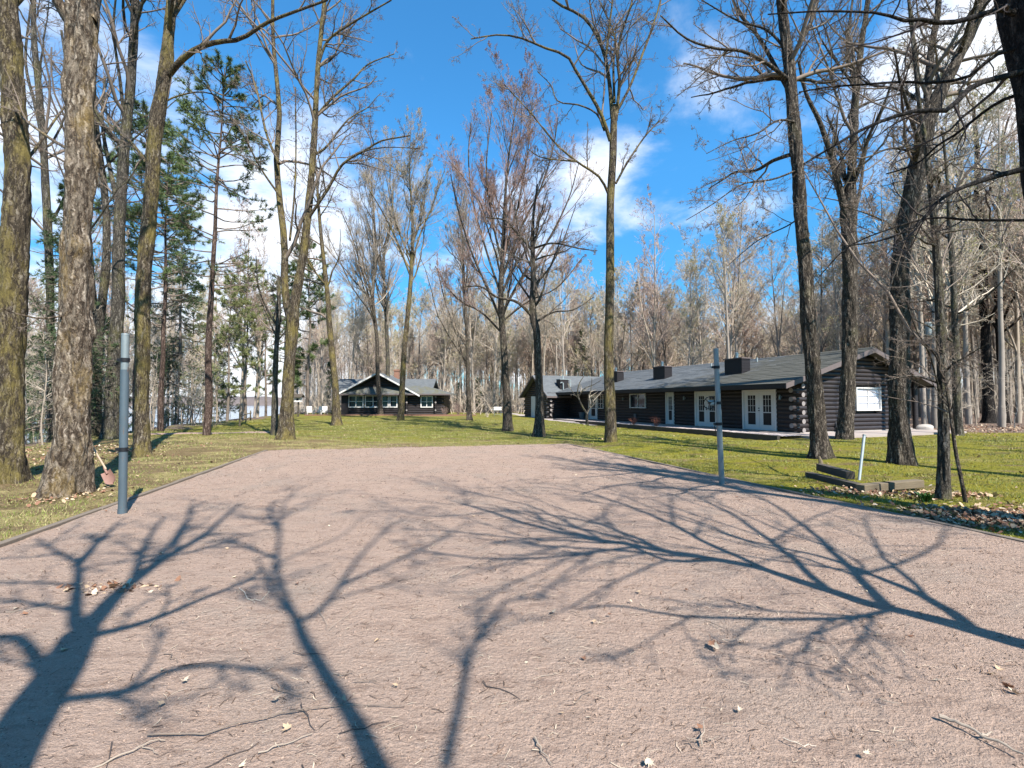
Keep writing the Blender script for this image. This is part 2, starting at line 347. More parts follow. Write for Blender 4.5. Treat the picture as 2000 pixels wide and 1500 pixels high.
def terrain():
    def axis(lo,hi,a,b,fine,grow):
        xs=[a]; 
        while xs[-1]<b: xs.append(xs[-1]+fine)
        s=fine; up=xs[:]
        while up[-1]<hi: s*=grow; up.append(up[-1]+s)
        s=fine; dn=[]; v=a
        while v>lo: s*=grow; v-=s; dn.append(v)
        return np.array(dn[::-1]+up)
    xs=axis(-1500,1500,-22,22,.22,1.12); ys=axis(-60,2500,2,36,.22,1.10)
    X,Y=np.meshgrid(xs,ys); Z=hgt(X,Y); n,m=X.shape
    V=np.stack([X,Y,Z],-1).reshape(-1,3); idx=np.arange(n*m).reshape(n,m)
    Q=np.stack([idx[:-1,:-1],idx[:-1,1:],idx[1:,1:],idx[1:,:-1]],-1).reshape(-1,4)
    me=fmesh('lawn',V,Q)
    # litter = dead leaves under the woods, moss = yellow moss strips
    x=V[:,0]; y=V[:,1]
    xc=np.interp(y,CREST[:,0],CREST[:,1])
    nz=(vnoise(x,y,.35,7)-.5)*1.6+(vnoise(x,y,1.4,8)-.5)*1.0
    lit=smooth((xc-x+1.6+nz*2)/2.0)
    # right and rear woods floor
    rr=(x-17.5)*.35+(y-26)*.93; lit=np.maximum(lit,smooth((rr+nz*2)/3)*(x>10)*smooth((x-16)/3))
    lit=np.maximum(lit,smooth((y-62+nz*3)/6)); lit=np.maximum(lit,.9*smooth((x-30+nz*2)/3)*(y>8))
    # leaf bed by the thin trunk at right
    b=ground(1960,1010); lit=np.maximum(lit,smooth(1.25-np.hypot((x-b[0])/1.5,(y-b[1])/.75)+nz*.25)*.95)
    b=ground(1690,960); lit=np.maximum(lit,.55*smooth(1.1-np.hypot((x-b[0])/1.9,(y-b[1])/.6)+nz*.35))
    # where the thin lawn browns on the left
    lw=smooth((-x-6.0)/4)*smooth((24-y)/8); 
    dry=np.clip(.62*lw+.55*smooth((21.5-y+nz)/7)*(x<3)+ .12,0,1)
    lush=smooth((x-1.5)/4)*1.0
    moss=np.clip(lush+.5*smooth((vnoise(x,y,.5,9)-.55)*6),0,1)
    for nm,a in (('litter',lit),('dry',dry),('moss',moss)):
        at_=me.attributes.new(nm,'FLOAT','POINT'); at_.data.foreach_set('value',a.astype(np.float32))
    m,nt,p=mat('lawn_ground'); L=nt.links.new; tc=N(nt,'ShaderNodeTexCoord').outputs['Object']
    A=lambda nm:N(nt,'ShaderNodeAttribute',attribute_name=nm).outputs['Fac']
    f=noise(nt,tc,38,4,.65); mid=noise(nt,tc,1.7,5,.62); br=noise(nt,mapv(nt,tc,(.5,1.6,1)),.9,5,.65)
    f=ramp(nt,mth(nt,'ADD',mth(nt,'MULTIPLY',f,.6),mth(nt,'MULTIPLY',noise(nt,mapv(nt,tc,(1,1.5,1)),9,5,.7),.4)),[(.38,(0,0,0)),(.62,(1,1,1))])
    grass=mixc(nt,f,(.070,.082,.014),(.29,.285,.052)); grass=mixc(nt,mth(nt,'MULTIPLY',mid,.55),grass,(.33,.30,.075))
    mossc=mixc(nt,f,(.12,.11,.012),(.42,.375,.045)); mk=ramp(nt,mth(nt,'ADD',mth(nt,'MULTIPLY',A('moss'),.32),mid),[(.50,(0,0,0)),(.82,(1,1,1))]); c=mixc(nt,mk,grass,mossc)
    dryc=mixc(nt,f,(.26,.19,.08),(.66,.53,.26)); dk=ramp(nt,mth(nt,'ADD',mth(nt,'MULTIPLY',A('dry'),.6),mth(nt,'MULTIPLY',br,.9)),[(.55,(0,0,0)),(.80,(1,1,1))]); c=mixc(nt,mth(nt,'MULTIPLY',dk,.85),c,dryc)
    pa=noise(nt,mapv(nt,tc,(.6,1.3,1),(4,2,0)),1.1,7,.68); pk=ramp(nt,mth(nt,'ADD',pa,mth(nt,'MULTIPLY',A('dry'),.14)),[(.53,(0,0,0)),(.64,(1,1,1))]); c=mixc(nt,mth(nt,'MULTIPLY',pk,.85),c,mixc(nt,f,(.10,.065,.03),(.33,.23,.13)))
    pb=noise(nt,mapv(nt,tc,(.5,1.2,1),(9,5,0)),1.5,6,.65); pk2=ramp(nt,pb,[(.55,(0,0,0)),(.66,(1,1,1))]); c=mixc(nt,mth(nt,'MULTIPLY',pk2,.6),c,mixc(nt,f,(.05,.065,.012),(.17,.19,.03)))
    vo=N(nt,'ShaderNodeTexVoronoi',inp={'Scale':11}); L(tc,vo.inputs['Vector'])
    litc=mixc(nt,vo.outputs['Color'],(.13,.075,.05),(.46,.31,.22)); hsv=N(nt,'ShaderNodeHueSaturation'); hsv.inputs['Saturation'].default_value=.8; 
    litc=mixc(nt,f,litc,(.20,.13,.09)); L(litc,hsv.inputs['Color'])
    lk=ramp(nt,mth(nt,'ADD',A('litter'),mth(nt,'MULTIPLY',mth(nt,'SUBTRACT',f,.5),.6)),[(.35,(0,0,0)),(.65,(1,1,1))]); c=mixc(nt,lk,c,hsv.outputs[0])
    L(c,p.inputs['Base Color']); p.inputs['Roughness'].default_value=.95; p.inputs['Specular IOR Level'].default_value=.1
    bump(nt,p,mth(nt,'ADD',f,mth(nt,'MULTIPLY',mid,.7)),.8,.05)
    o=link('ground',me,m); tag(o,'lawn of green grass, yellow moss and brown leaf litter around the gravel court','ground',kind='structure')
terrain()
def build_court():
    ys=np.concatenate([np.arange(-7,8,.08),np.arange(8,18.6,.16)]); us=np.linspace(0,1,150)
    Vs=[]
    for y in ys:
        l,r=court_x(y); Vs.append(np.stack([l+(r-l)*us,np.full_like(us,y),np.zeros_like(us)],-1))
    V=np.array(Vs); 
    back=CL1[1]+(CR1[1]-CL1[1])*(V[...,0]-CL1[0])/(CR1[0]-CL1[0]); V[...,1]=np.minimum(V[...,1],back)
    x,y=V[...,0],V[...,1]
    V[...,2]=.004+(vnoise(x,y,.7,11)-.5)*.035+(vnoise(x,y,3.1,12)-.5)*.018+(vnoise(x,y,9,13)-.5)*.007
    n,m_=x.shape; idx=np.arange(n*m_).reshape(n,m_)
    Q=np.stack([idx[:-1,:-1],idx[:-1,1:],idx[1:,1:],idx[1:,:-1]],-1).reshape(-1,4)
    me=fmesh('court',V.reshape(-1,3),Q)
    m,nt,p=mat('pink_gravel_dust'); L=nt.links.new; tc=N(nt,'ShaderNodeTexCoord').outputs['Object']
    f=noise(nt,tc,120,4,.7); g=noise(nt,tc,38,5,.7); b=noise(nt,tc,.9,6,.62); st=noise(nt,mapv(nt,tc,(1,2.6,1)),2.2,9,.75)
    f=ramp(nt,f,[(.36,(0,0,0)),(.64,(1,1,1))]); g=ramp(nt,g,[(.38,(0,0,0)),(.62,(1,1,1))]); g2=ramp(nt,noise(nt,mapv(nt,tc,(1,1.6,1)),13,5,.7),[(.40,(0,0,0)),(.62,(1,1,1))])
    c=mixc(nt,f,(.33,.225,.168),(.62,.455,.36)); c=mixc(nt,mth(nt,'MULTIPLY',g,.55),c,(.59,.43,.34)); c=mixc(nt,mth(nt,'MULTIPLY',mth(nt,'SUBTRACT',1.0,g2),.22),c,(.36,.25,.185))
    grey=ramp(nt,b,[(.50,(0,0,0)),(.68,(1,1,1))]); c=mixc(nt,mth(nt,'MULTIPLY',grey,.62),c,mixc(nt,f,(.24,.19,.152),(.54,.44,.365)))
    dk=ramp(nt,st,[(.52,(0,0,0)),(.66,(1,1,1))]); c=mixc(nt,mth(nt,'MULTIPLY',dk,.55),c,(.22,.145,.11))
    vo=N(nt,'ShaderNodeTexVoronoi',inp={'Scale':70}); L(tc,vo.inputs['Vector']); sp=ramp(nt,vo.outputs['Distance'],[(.10,(1,1,1)),(.2,(0,0,0))])
    c=mixc(nt,mth(nt,'MULTIPLY',sp,.25),c,(.66,.52,.42))
    L(c,p.inputs['Base Color']); p.inputs['Roughness'].default_value=.95; p.inputs['Specular IOR Level'].default_value=.12
    bump(nt,p,mth(nt,'ADD',mth(nt,'ADD',mth(nt,'MULTIPLY',f,.5),g),mth(nt,'ADD',mth(nt,'MULTIPLY',st,1.2),mth(nt,'MULTIPLY',g2,1.0))),.75,.018)
    o=link('gravel_court',me,m); tag(o,'pinkish crushed gravel court in the foreground','court',kind='structure')
    # loose stones
    rg=np.random.default_rng(5); n=85000
    y=1.2+16.5*rg.random(n)**2.1; l,r=court_x(y); x=l+.1+(r-l-.2)*rg.random(n); keep=np.abs(x)<y*1.15+.4; x=x[keep]; y=y[keep]; n=len(x)
    s=(.002+.0065*rg.random(n)**2.5)*(1+y*.09); z=.004+(vnoise(x,y,.7,11)-.5)*.035+(vnoise(x,y,3.1,12)-.5)*.018
    base=np.array([(1,0,0),(0,1,0),(-1,0,0),(0,-1,0),(0,0,.7),(0,0,-.6)],float)
    a=rg.uniform(0,6.28,n); ca,sa=np.cos(a),np.sin(a); jit=rg.uniform(.6,1.4,(n,6,1)); B=base[None]*jit
    Vx=np.stack([B[...,0]*ca[:,None]-B[...,1]*sa[:,None]*.7,B[...,0]*sa[:,None]+B[...,1]*ca[:,None]*.7,B[...,2]],-1)*s[:,None,None]+np.stack([x,y,z],-1)[:,None,:]
    T=np.array([(0,1,4),(1,2,4),(2,3,4),(3,0,4),(1,0,5),(2,1,5),(3,2,5),(0,3,5)]); Tt=(T[None]+6*np.arange(n)[:,None,None]).reshape(-1,3)
    o=link('loose_stones',fmesh('loose_stones',Vx.reshape(-1,3),None,Tt,False,np.repeat(rg.choice(3,n,p=[.5,.46,.04]),8)),[plain('crushed_stone',(.38,.275,.215),.95,.4,40,spec=0),plain('dark_stone',(.22,.16,.125),.95,.3,40,spec=0),plain('pale_stone',(.46,.35,.28),.95,.2,40,spec=0)]); tag(o,'loose crushed stones strewn over the court surface','gravel',kind='stuff')
build_court()
def debris():
    rg=np.random.default_rng(88); n=17000
    y=1.3+16*rg.random(n)**1.6; l,r=court_x(y); x=l+.1+(r-l-.2)*rg.random(n); k=(np.abs(x)<y*1.15+.4)&(court_sd(x,y)<-.1)&(vnoise(x,y,1.3,44)+.5*vnoise(x,y,.5,45)>.45); x=x[k];y=y[k];n=len(x)
    z=.009+(vnoise(x,y,.7,11)-.5)*.035+(vnoise(x,y,3.1,12)-.5)*.018
    L_=(.006+.03*rg.random(n)**2)*(1+.07*y); w=(.0007+.0012*rg.random(n))*(1+.12*y); a=rg.normal(.25,.9,n); c=np.stack([np.cos(a),np.sin(a),rg.normal(0,.12,n)],-1); e=np.stack([-np.sin(a),np.cos(a),0*a],-1)
    P=np.stack([x,y,z],-1); b=rg.normal(0,.25,(n,1))*L_[:,None]*e
    V=np.stack([P-c*L_[:,None]-e*w[:,None],P-c*L_[:,None]+e*w[:,None],P+b+e*w[:,None]+[0,0,.003],P+b-e*w[:,None]+[0,0,.003],P+c*L_[:,None]+e*w[:,None]*.5,P+c*L_[:,None]-e*w[:,None]*.5],1)
    Q=np.array([(0,1,2,3),(3,2,4,5)])[None]+6*np.arange(n)[:,None,None]
    o=link('plant_debris',fmesh('plant_debris',V.reshape(-1,3),Q.reshape(-1,4),None,False,np.repeat(rg.choice(3,n,p=[.5,.25,.25]),2)),[plain('debris_dark',(.10,.065,.045),.9,.4,30,spec=0),plain('debris_brown',(.24,.15,.10),.9,.4,30,spec=0),plain('debris_straw',(.62,.50,.37),.9,.2,30,spec=0)]); tag(o,'tiny bits of straw, bud scales and bark scattered over the court','debris',kind='stuff')
debris()
def grass():
    rg=np.random.default_rng(9); n=230000
    y=3.5+36*rg.random(n)**1.25; x=rg.uniform(-1.2,1.2,n)*(y+1)
    xc=np.interp(y,CREST[:,0],CREST[:,1]); 
    # lodge frame to keep blades off the walk
    keep=(court_sd(x,y)>.12)&(x>xc-.5)
    lx=(x-13.87)*.930+(y-23)*.366; ly=-(x-13.87)*.366+(y-23)*.93
    keep&=~((lx>-4.6)&(ly>-2.6)); 
    rr=(x-17.5)*.35+(y-26)*.93; keep&=~((rr>-1)&(x>14))
    keep&=vnoise(x,y,1.1,21)>.25
    x=x[keep];y=y[keep];n=len(x); z=hgt(x,y)
    h=rg.uniform(.010,.036,n)*(1+y*.02)*(.5+1.3*vnoise(x,y,2.3,33)); w=h*.12+.0007*y*.35; a=rg.uniform(0,6.28,n); lean=rg.normal(0,.5,(n,2))*h[:,None]
    p0=np.stack([x-np.cos(a)*w,y-np.sin(a)*w,z-.004],-1); p1=np.stack([x+np.cos(a)*w,y+np.sin(a)*w,z-.004],-1); p2=np.stack([x+lean[:,0],y+lean[:,1],z+h],-1)
    V=np.stack([p0,p1,p2],1).reshape(-1,3); T=np.arange(3*n).reshape(n,3)
    mi=(rg.random(n)<np.where(x>2,.22,.45)).astype(int)
    me=fmesh('grass_blades',V,None,T,False,mi)
    o=link('grass',me,[plain('green_blade',(.19,.22,.045),.7,.4,2),plain('straw_blade',(.36,.31,.14),.8,.35,2)]); tag(o,'short spring grass and straw blades on the lawn','grass',kind='stuff')
grass()
def leafmesh(seed=0,size=.05):
    rg=np.random.default_rng(seed); pts=[]
    prof=[(0,.35),(14,.62),(30,.55),(42,1.0),(52,.72),(62,.78),(75,.45),(90,1.15),(103,.5),(118,.82),(130,.7),(140,1.0),(152,.52),(168,.6),(180,.32),(215,.42),(270,.30),(325,.42)]
    k=len(prof); fold=rg.uniform(.15,.75); bend=rg.uniform(-.4,.6)
    for a_,r_ in prof:
        t=R(a_); rr=size*r_*rg.uniform(.8,1.15); x_=rr*math.cos(t); y_=rr*math.sin(t)
        pts.append((x_*(1-.25*fold),y_,abs(x_)*fold+abs(y_)*bend*.35+.004))
    V=[(0,0,.003)]+pts; T=[(0,1+i,1+(i+1)%k) for i in range(k)]
    # stalk
    V+= [(0,-size*.3,.004),(.03*size,-size*1.1,.12*size),(.09*size,-size*1.1,.1*size)]; T+=[(k+1,k+2,k+3)]
    return fmesh('leaf',V,None,T,False)
def litter():
    rg=np.random.default_rng(31)
    lm=[plain('leaf_tan',(.50,.35,.22),.8,.3,25),plain('leaf_brown',(.24,.12,.07),.8,.3,25),plain('leaf_cream',(.58,.47,.34),.8,.2,25)]
    big=[(1392,1262,.085,1),(1400,1272,.07,2),(537,1372,.06,2),(672,1375,.045,0),(565,1430,.06,0),(1487,1190,.055,0),(1245,1160,.05,0),(1233,1180,.035,2),
         (360,1335,.05,2),(445,1074,.05,0),(580,1144,.045,1),(318,1380,.045,0),(1975,1350,.07,1),(1985,1362,.06,2),(1693,1160,.04,2),(1745,1158,.03,2),(1680,1148,.04,0),(1950,1313,.05,0),
         (1690,1480,.035,2),(1030,1300,.03,2),(455,1133,.05,2),(1370,1430,.04,1),(50,1205,.05,1),(985,1060,.04,1),(1100,1400,.03,0),(900,1190,.03,2)]
    labs={0:'tan',1:'dark brown',2:'pale cream'}
    meshes={}
    for s in range(3):
        for q in range(4):
            me=leafmesh(s*7+q,1.0); me.materials.append(lm[s]); meshes[s,q]=me
    for (px,py,s,m) in big:
        p=ground(px,py); o=bpy.data.objects.new('fallen_leaf',meshes[m,rg.integers(4)]); C.objects.link(o); o.location=(p[0],p[1],.02); o.scale=(s*.72,)*3; o.rotation_euler=(rg.uniform(-.35,.35),rg.uniform(-.35,.35),rg.uniform(0,6.3))
        tag(o,labs[m]+' dead maple leaf curled on the pink gravel court','leaf','fallen leaves scattered over the court')
    for i in range(120):
        y=2.0+14*rg.random()**1.1; l,r=court_x(y); x=rg.uniform(max(l+.1,-y*1.05),min(r-.1,y*1.05)); m=int(rg.integers(3)); s=rg.uniform(.02,.042)
        if court_sd(x,y)>-.1: continue
        o=bpy.data.objects.new('fallen_leaf',meshes[m,rg.integers(4)]); C.objects.link(o); o.location=(x,y,.018); o.scale=(s,s,s); o.rotation_euler=(rg.uniform(-.4,.4),rg.uniform(-.4,.4),rg.uniform(0,6.3))
        tag(o,labs[m]+' dead maple leaf curled on the pink gravel court','leaf','fallen leaves scattered over the court')
    # uncountable litter heaps: bed at right, woods floor left, lawn scatter
    pts=[]
    def heap(px,py,rx,ry,n,z=.0):
        b=ground(px,py)
        a=rg.normal(0,.5,(n,2)); x=b[0]+a[:,0]*rx; y=b[1]+a[:,1]*ry; k=court_sd(x,y)>.15; x=x[k];y=y[k]
        pts.append(np.stack([x,y,hgt(x,y)+rg.uniform(.004,.035,len(x))],-1))
    heap(1965,1012,1.7,.75,2600); heap(1690,965,1.6,.5,420); heap(1850,965,.8,.4,300); heap(60,885,4,3,1500); heap(1900,838,14,5,4500); heap(130,965,1.0,.6,160)
    n=420; y=5+22*rg.random(n); x=rg.uniform(-1.1,1.1,n)*y; k=(court_sd(x,y)>.15)&(x>np.interp(y,CREST[:,0],CREST[:,1])-3); x=x[k];y=y[k]; pts.append(np.stack([x,y,hgt(x,y)+.02],-1))
    # the little heap in the hollow of the court
    b=ground(230,1152); a=rg.normal(0,.5,(170,2)); pts.append(np.stack([b[0]+a[:,0]*.40,b[1]+a[:,1]*.13,np.full(170,.0)+rg.uniform(.005,.02,170)],-1))
    P=np.concatenate(pts); n=len(P); s=rg.uniform(.014,.034,n)*(1+P[:,1]*.02)
    k=6; th=np.arange(k)*2*math.pi/k; rad=rg.uniform(.5,1.1,(n,k)); az=rg.uniform(0,6.3,n)
    tx=rg.normal(0,.45,n); ty=rg.normal(0,.45,n)
    lx=rad*np.cos(th+az[:,None]); ly=rad*np.sin(th+az[:,None]); lz=lx*tx[:,None]+ly*ty[:,None]
    V=np.stack([lx,ly,lz+.4*np.abs(ty)[:,None]],-1)*s[:,None,None]+P[:,None,:]; T=np.array([(0,1,2),(0,2,3),(0,3,4),(0,4,5)]); Tt=(T[None]+k*np.arange(n)[:,None,None]).reshape(-1,3)
    mi=np.repeat(rg.choice(3,n,p=[.42,.48,.10]),4)
    o=link('leaf_litter',fmesh('leaf_litter',V.reshape(-1,3),None,Tt,False,mi),lm); tag(o,'dead leaf litter lying on the ground','leaf litter',kind='stuff')
litter()

# ------------------------------------------------------------ sticks on the court
def stick(pxs,w,label,side=(),m='twig_mid',name='fallen_stick'):
    rg=np.random.default_rng(int(pxs[0][0]*7+pxs[0][1])); G=[ground(*p) for p in pxs]; base=G[0].copy()
    mb=MB(); 
    def line(Gs,r0,r1):
        Gs=np.array(Gs); P=[]; r0*=.7; r1*=.7
        for i in range(len(Gs)-1):
            for t in np.linspace(0,1,5)[:-1]: P.append(Gs[i]*(1-t)+Gs[i+1]*t)
        P.append(Gs[-1]); P=np.array(P); P[:,:2]+=rg.normal(0,.004,(len(P),2)); P[:,2]=.012+r0*.8+rg.uniform(0,.012,len(P)); P-=base; P[:,2]+=base[2]
        rr=list(np.linspace(r0,r1,len(P))*rg.uniform(.85,1.15,len(P))); mb.path(list(P),rr,7)
    line(G,w,w*.45)
    for sd in side: line([ground(*p) for p in sd],w*.6,w*.3)
    o=mb.build(name,M[m],None,True); o.location=(base[0],base[1],0)
    tag(o,label,'stick'); return o
stick([(285,1446),(400,1440),(500,1412),(600,1392),(680,1384),(790,1387)],.0058,'long pale straight stick lying across the lower left of the court',[[(600,1392),(560,1398)]],'twig')
stick([(290,1230),(325,1185),(345,1160),(385,1145),(430,1130)],.005,'forked dark twig below the left trunk shadow',[[(342,1165),(350,1135),(363,1114)]])
stick([(468,1152),(485,1175),(510,1178),(525,1160)],.005,'small pale wishbone twig left of the shadow fork',[[(485,1175),(500,1182)]],'twig_pale')
stick([(1835,1408),(1880,1425),(1930,1452),(2000,1485)],.014,'thick dark branch in the bottom right corner of the court',[[(1920,1446),(1940,1440)]])
stick([(180,1510),(260,1475),(300,1455),(325,1452)],.006,'thin dark bent twig at the bottom left below the long stick',[[(280,1465),(310,1478)]])
stick([(505,1480),(560,1460),(610,1440)],.005,'short knobbly twig just under the long pale stick')
stick([(1045,1450),(1060,1475),(1078,1500)],.006,'short dark twig at the bottom middle of the picture')
stick([(1530,1448),(1575,1465),(1598,1466)],.004,'thin greenish twig at the lower right middle',(),'twig_pale')
stick([(1370,1460),(1376,1415)],.006,'stubby upright looking twig in a tangle at lower middle right',[[(1385,1452),(1403,1448)],[(1370,1455),(1340,1448)]])
stick([(1410,1258),(1450,1250)],.0035,'leaf stalk twig pointing right from the brown leaf pair')
stick([(880,1130),(905,1120),(930,1100),(985,1060)],.004,'curved fine twig in the middle of the court')
stick([(15,1200),(60,1196),(135,1180)],.004,'fine twig at the far left edge of the court')
stick([(1720,1375),(1765,1385)],.004,'tiny dark straw in the right shade patch')
stick([(620,1190),(635,1215),(640,1235),(700,1190)],.003,'hair thin twig right of the narrow trunk shadow')
stick([(1040,1330),(1080,1325),(1100,1318)],.003,'hair thin twig near the middle of the foreground')
rgS=np.random.default_rng(77)
for i in range(90):
    y=1.9+9*rgS.random()**1.3; x=rgS.uniform(-1,1)*min(y,5.0)
    if court_sd(x,y)>-.3: continue
    L_=rgS.uniform(.06,.28); a=rgS.uniform(-1.0,1.2); P=np.array([(x+L_*t*math.cos(a)+rgS.normal(0,.01),y+L_*t*math.sin(a)+rgS.normal(0,.01),.014+rgS.uniform(0,.008)) for t in (0,.25,.5,.75,1)])
    b=P[0].copy(); b[2]=0; mb=MB().path(list(P-b),[.0028,.003,.0024,.002,.0012],5)
    o=mb.build('twig',M['twig' if i%2 else 'twig_dark'],None,True); o.location=tuple(b); tag(o,'tiny broken twig lying on the gravel court','twig','tiny twigs strewn on the court')

# ------------------------------------------------------------ edging, path
def edging(p,q,label,w=.09,h=.022):
    n=24; o0=np.array(p); mb=MB(); rg=np.random.default_rng(3)
    d=np.array(q)-o0; Ls=np.linalg.norm(d[:2]); t=d/Ls; nn=np.array([-t[1],t[0],0])
    k=0
    while k*2.4<Ls:
        a=k*2.4+.01; b=min(Ls,(k+1)*2.4-.01); dz=rg.uniform(-.008,.008); off=rg.uniform(-.012,.012)
        A=t*a+nn*off; B=t*b+nn*(off+rg.uniform(-.01,.01)); 
        P=[A-nn*w/2,B-nn*w/2,B+nn*w/2,A+nn*w/2]; mb.slab([x+np.array([0,0,h+dz]) for x in P],h+.1); k+=1
    o=mb.build('timber_edging',M['edging'],None,bevel=.006); o.location=tuple(o0); tag(o,label,'edging','timber edging boards around the court'); return o
l,_=court_x(-7); 
edging((l,-7,0),CL1,'low timber edging board along the left side of the court')
_,r=court_x(-7)
edging(CR1,(r,-7,0),'low timber edging board along the right side of the court')
def strip(name,pts,w,m,label,lift=.02,step=.4,kind='structure'):
    P=np.array(pts,float); out=[]
    for i in range(len(P)-1):
        L_=np.linalg.norm(P[i+1]-P[i]); n=max(2,int(L_/step))
        for t in np.linspace(0,1,n,endpoint=False): out.append(P[i]*(1-t)+P[i+1]*t)
    out.append(P[-1]); P=np.array(out); T=unit(np.gradient(P,axis=0)); Nn=np.stack([-T[:,1],T[:,0]],-1); us=np.linspace(-.5,.5,7)
    V=P[:,None,:]+Nn[:,None,:]*us[None,:,None]*w; z=hgt(V[...,0],V[...,1])+lift-.03*(np.abs(us)>.45)[None]; V=np.concatenate([V,z[...,None]],-1)
    n,k=V.shape[:2]; idx=np.arange(n*k).reshape(n,k); Q=np.stack([idx[:-1,:-1],idx[:-1,1:],idx[1:,1:],idx[1:,:-1]],-1).reshape(-1,4)
    o=link(name,fmesh(name,V.reshape(-1,3),Q),m); tag(o,label,'path',kind=kind)
M['path']=plain('pink_gravel_path',(.36,.24,.20),.95,.3,10,bs=.5)
strip('gravel_path',[ground(180,852)[:2],ground(330,852)[:2],ground(420,848)[:2],ground(530,847)[:2]],1.2,M['path'],'narrow pinkish gravel path crossing the left lawn')
strip('paved_path',[ground(1150,829)[:2],ground(1090,822)[:2],ground(1040,815)[:2],ground(985,808)[:2]],1.7,M['concrete'],'pale concrete path leading past the far end of the lodge')

# lake, far shore
def lake():
    V=[(-1400,-50,M_lake),(-18,-50,M_lake),(-30,120,M_lake),(-60,1400,M_lake),(-1400,1400,M_lake)]
    me=bpy.data.meshes.new('lake'); me.from_pydata(V,[],[(0,1,2,3,4)]); m,nt,p=mat('lake_water'); tc=N(nt,'ShaderNodeTexCoord').outputs['Object']
    p.inputs['Base Color'].default_value=(.10,.16,.22,1); p.inputs['Roughness'].default_value=.12; bump(nt,p,noise(nt,mapv(nt,tc,(.6,1.6,1)),1.2,5,.6),.35,.3)
    tag(link('lake',me,m),'lake water glimpsed between the trees on the left','water',kind='structure')
    rg=np.random.default_rng(2); xs=np.linspace(-1500,-60,240); h=7+3*vnoise(xs,xs*0,.02,5)+3*vnoise(xs,xs*0,.13,6)+2*rg.random(240)
    V=[];Q=[]
    rows=[(0,0,-4.2),(6,.3,0),(12,.75,0),(20,1.0,0),(60,1.0,0),(200,1.3,0)]
    for (dy,f,z0) in rows:
        for x,hh in zip(xs,h): V.append((x,640+dy+rg.uniform(-2,2),z0+(hh*f-4 if z0==0 else 0)))
    n=len(xs)
    for r_ in range(len(rows)-1):
        for i in range(n-1): Q.append((r_*n+i,r_*n+i+1,(r_+1)*n+i+1,(r_+1)*n+i))
    tag(link('far_shore_hill',fmesh('far_shore',V,Q,None,False),plain('far_wooded_shore',(.16,.13,.12),.95,.45,.15)),'low wooded far shore beyond the lake','hill',kind='structure')
lake()

# ------------------------------------------------------------ tree growing
def resample(P,Rr,n):
    P=np.asarray(P,float); Rr=np.asarray(Rr,float)
    d=np.concatenate([[0],np.cumsum(np.linalg.norm(np.diff(P,axis=0),axis=1))]); t=np.linspace(0,d[-1],n)
    # catmull-rom through control points
    Pe=np.concatenate([[2*P[0]-P[1]],P,[2*P[-1]-P[-2]]]); out=[]
    for v in t:
        i=min(len(P)-2,int(np.searchsorted(d,v,side='right')-1)); u=(v-d[i])/max(d[i+1]-d[i],1e-9); p0,p1,p2,p3=Pe[i],Pe[i+1],Pe[i+2],Pe[i+3]
        out.append(.5*((2*p1)+(-p0+p2)*u+(2*p0-5*p1+4*p2-p3)*u*u+(-p0+3*p1-3*p2+p3)*u**3))
    return np.array(out),np.interp(t,d,Rr)
def spawn(P,Rd,m,rg,ang=(35,60),lr=(.35,.6),up=.05,wan=.12,n=6,rr=.55,t0=.25,t1=1.0,tip=.3,minr=.003,absL=None,taper=.6,flat=None):
    Np,np_=P.shape[:2]; T=np.repeat(np.arange(Np),m); t=rg.uniform(t0,t1,Np*m)
    f=t*(np_-1); i=np.minimum(f.astype(int),np_-2); u=(f-i)[:,None]
    A=P[T,i];B=P[T,i+1]; p=A*(1-u)+B*u; r=Rd[T,i]*(1-u[:,0])+Rd[T,i+1]*u[:,0]; tan=unit(B-A)
    Lp=np.linalg.norm(np.diff(P,axis=1),axis=2).sum(1)[T]
    a=np.radians(rg.uniform(*ang,Np*m)); ref=unit(rg.normal(size=(Np*m,3))); s=unit(np.cross(tan,ref))
    if flat is not None: s=unit(s*np.array([1,1,flat]))
    d=unit(np.cos(a)[:,None]*tan+np.sin(a)[:,None]*s)
    L_=(Lp if absL is None else absL)*rg.uniform(*lr,Np*m)*(1-taper*(t-t0)/(1-t0+1e-6))
    out=np.empty((Np*m,n,3)); out[:,0]=p; st=(L_/(n-1))[:,None]
    for j in range(1,n):
        d=unit(d+rg.normal(0,wan,(Np*m,3))+np.array([0,0,up])); out[:,j]=out[:,j-1]+d*st
    r0=np.maximum(np.minimum(r*rr,L_*.020+.002),minr); Ro=r0[:,None]*np.linspace(1,tip,n)[None]
    Ro=np.maximum(Ro,minr*.7)
    return out,Ro
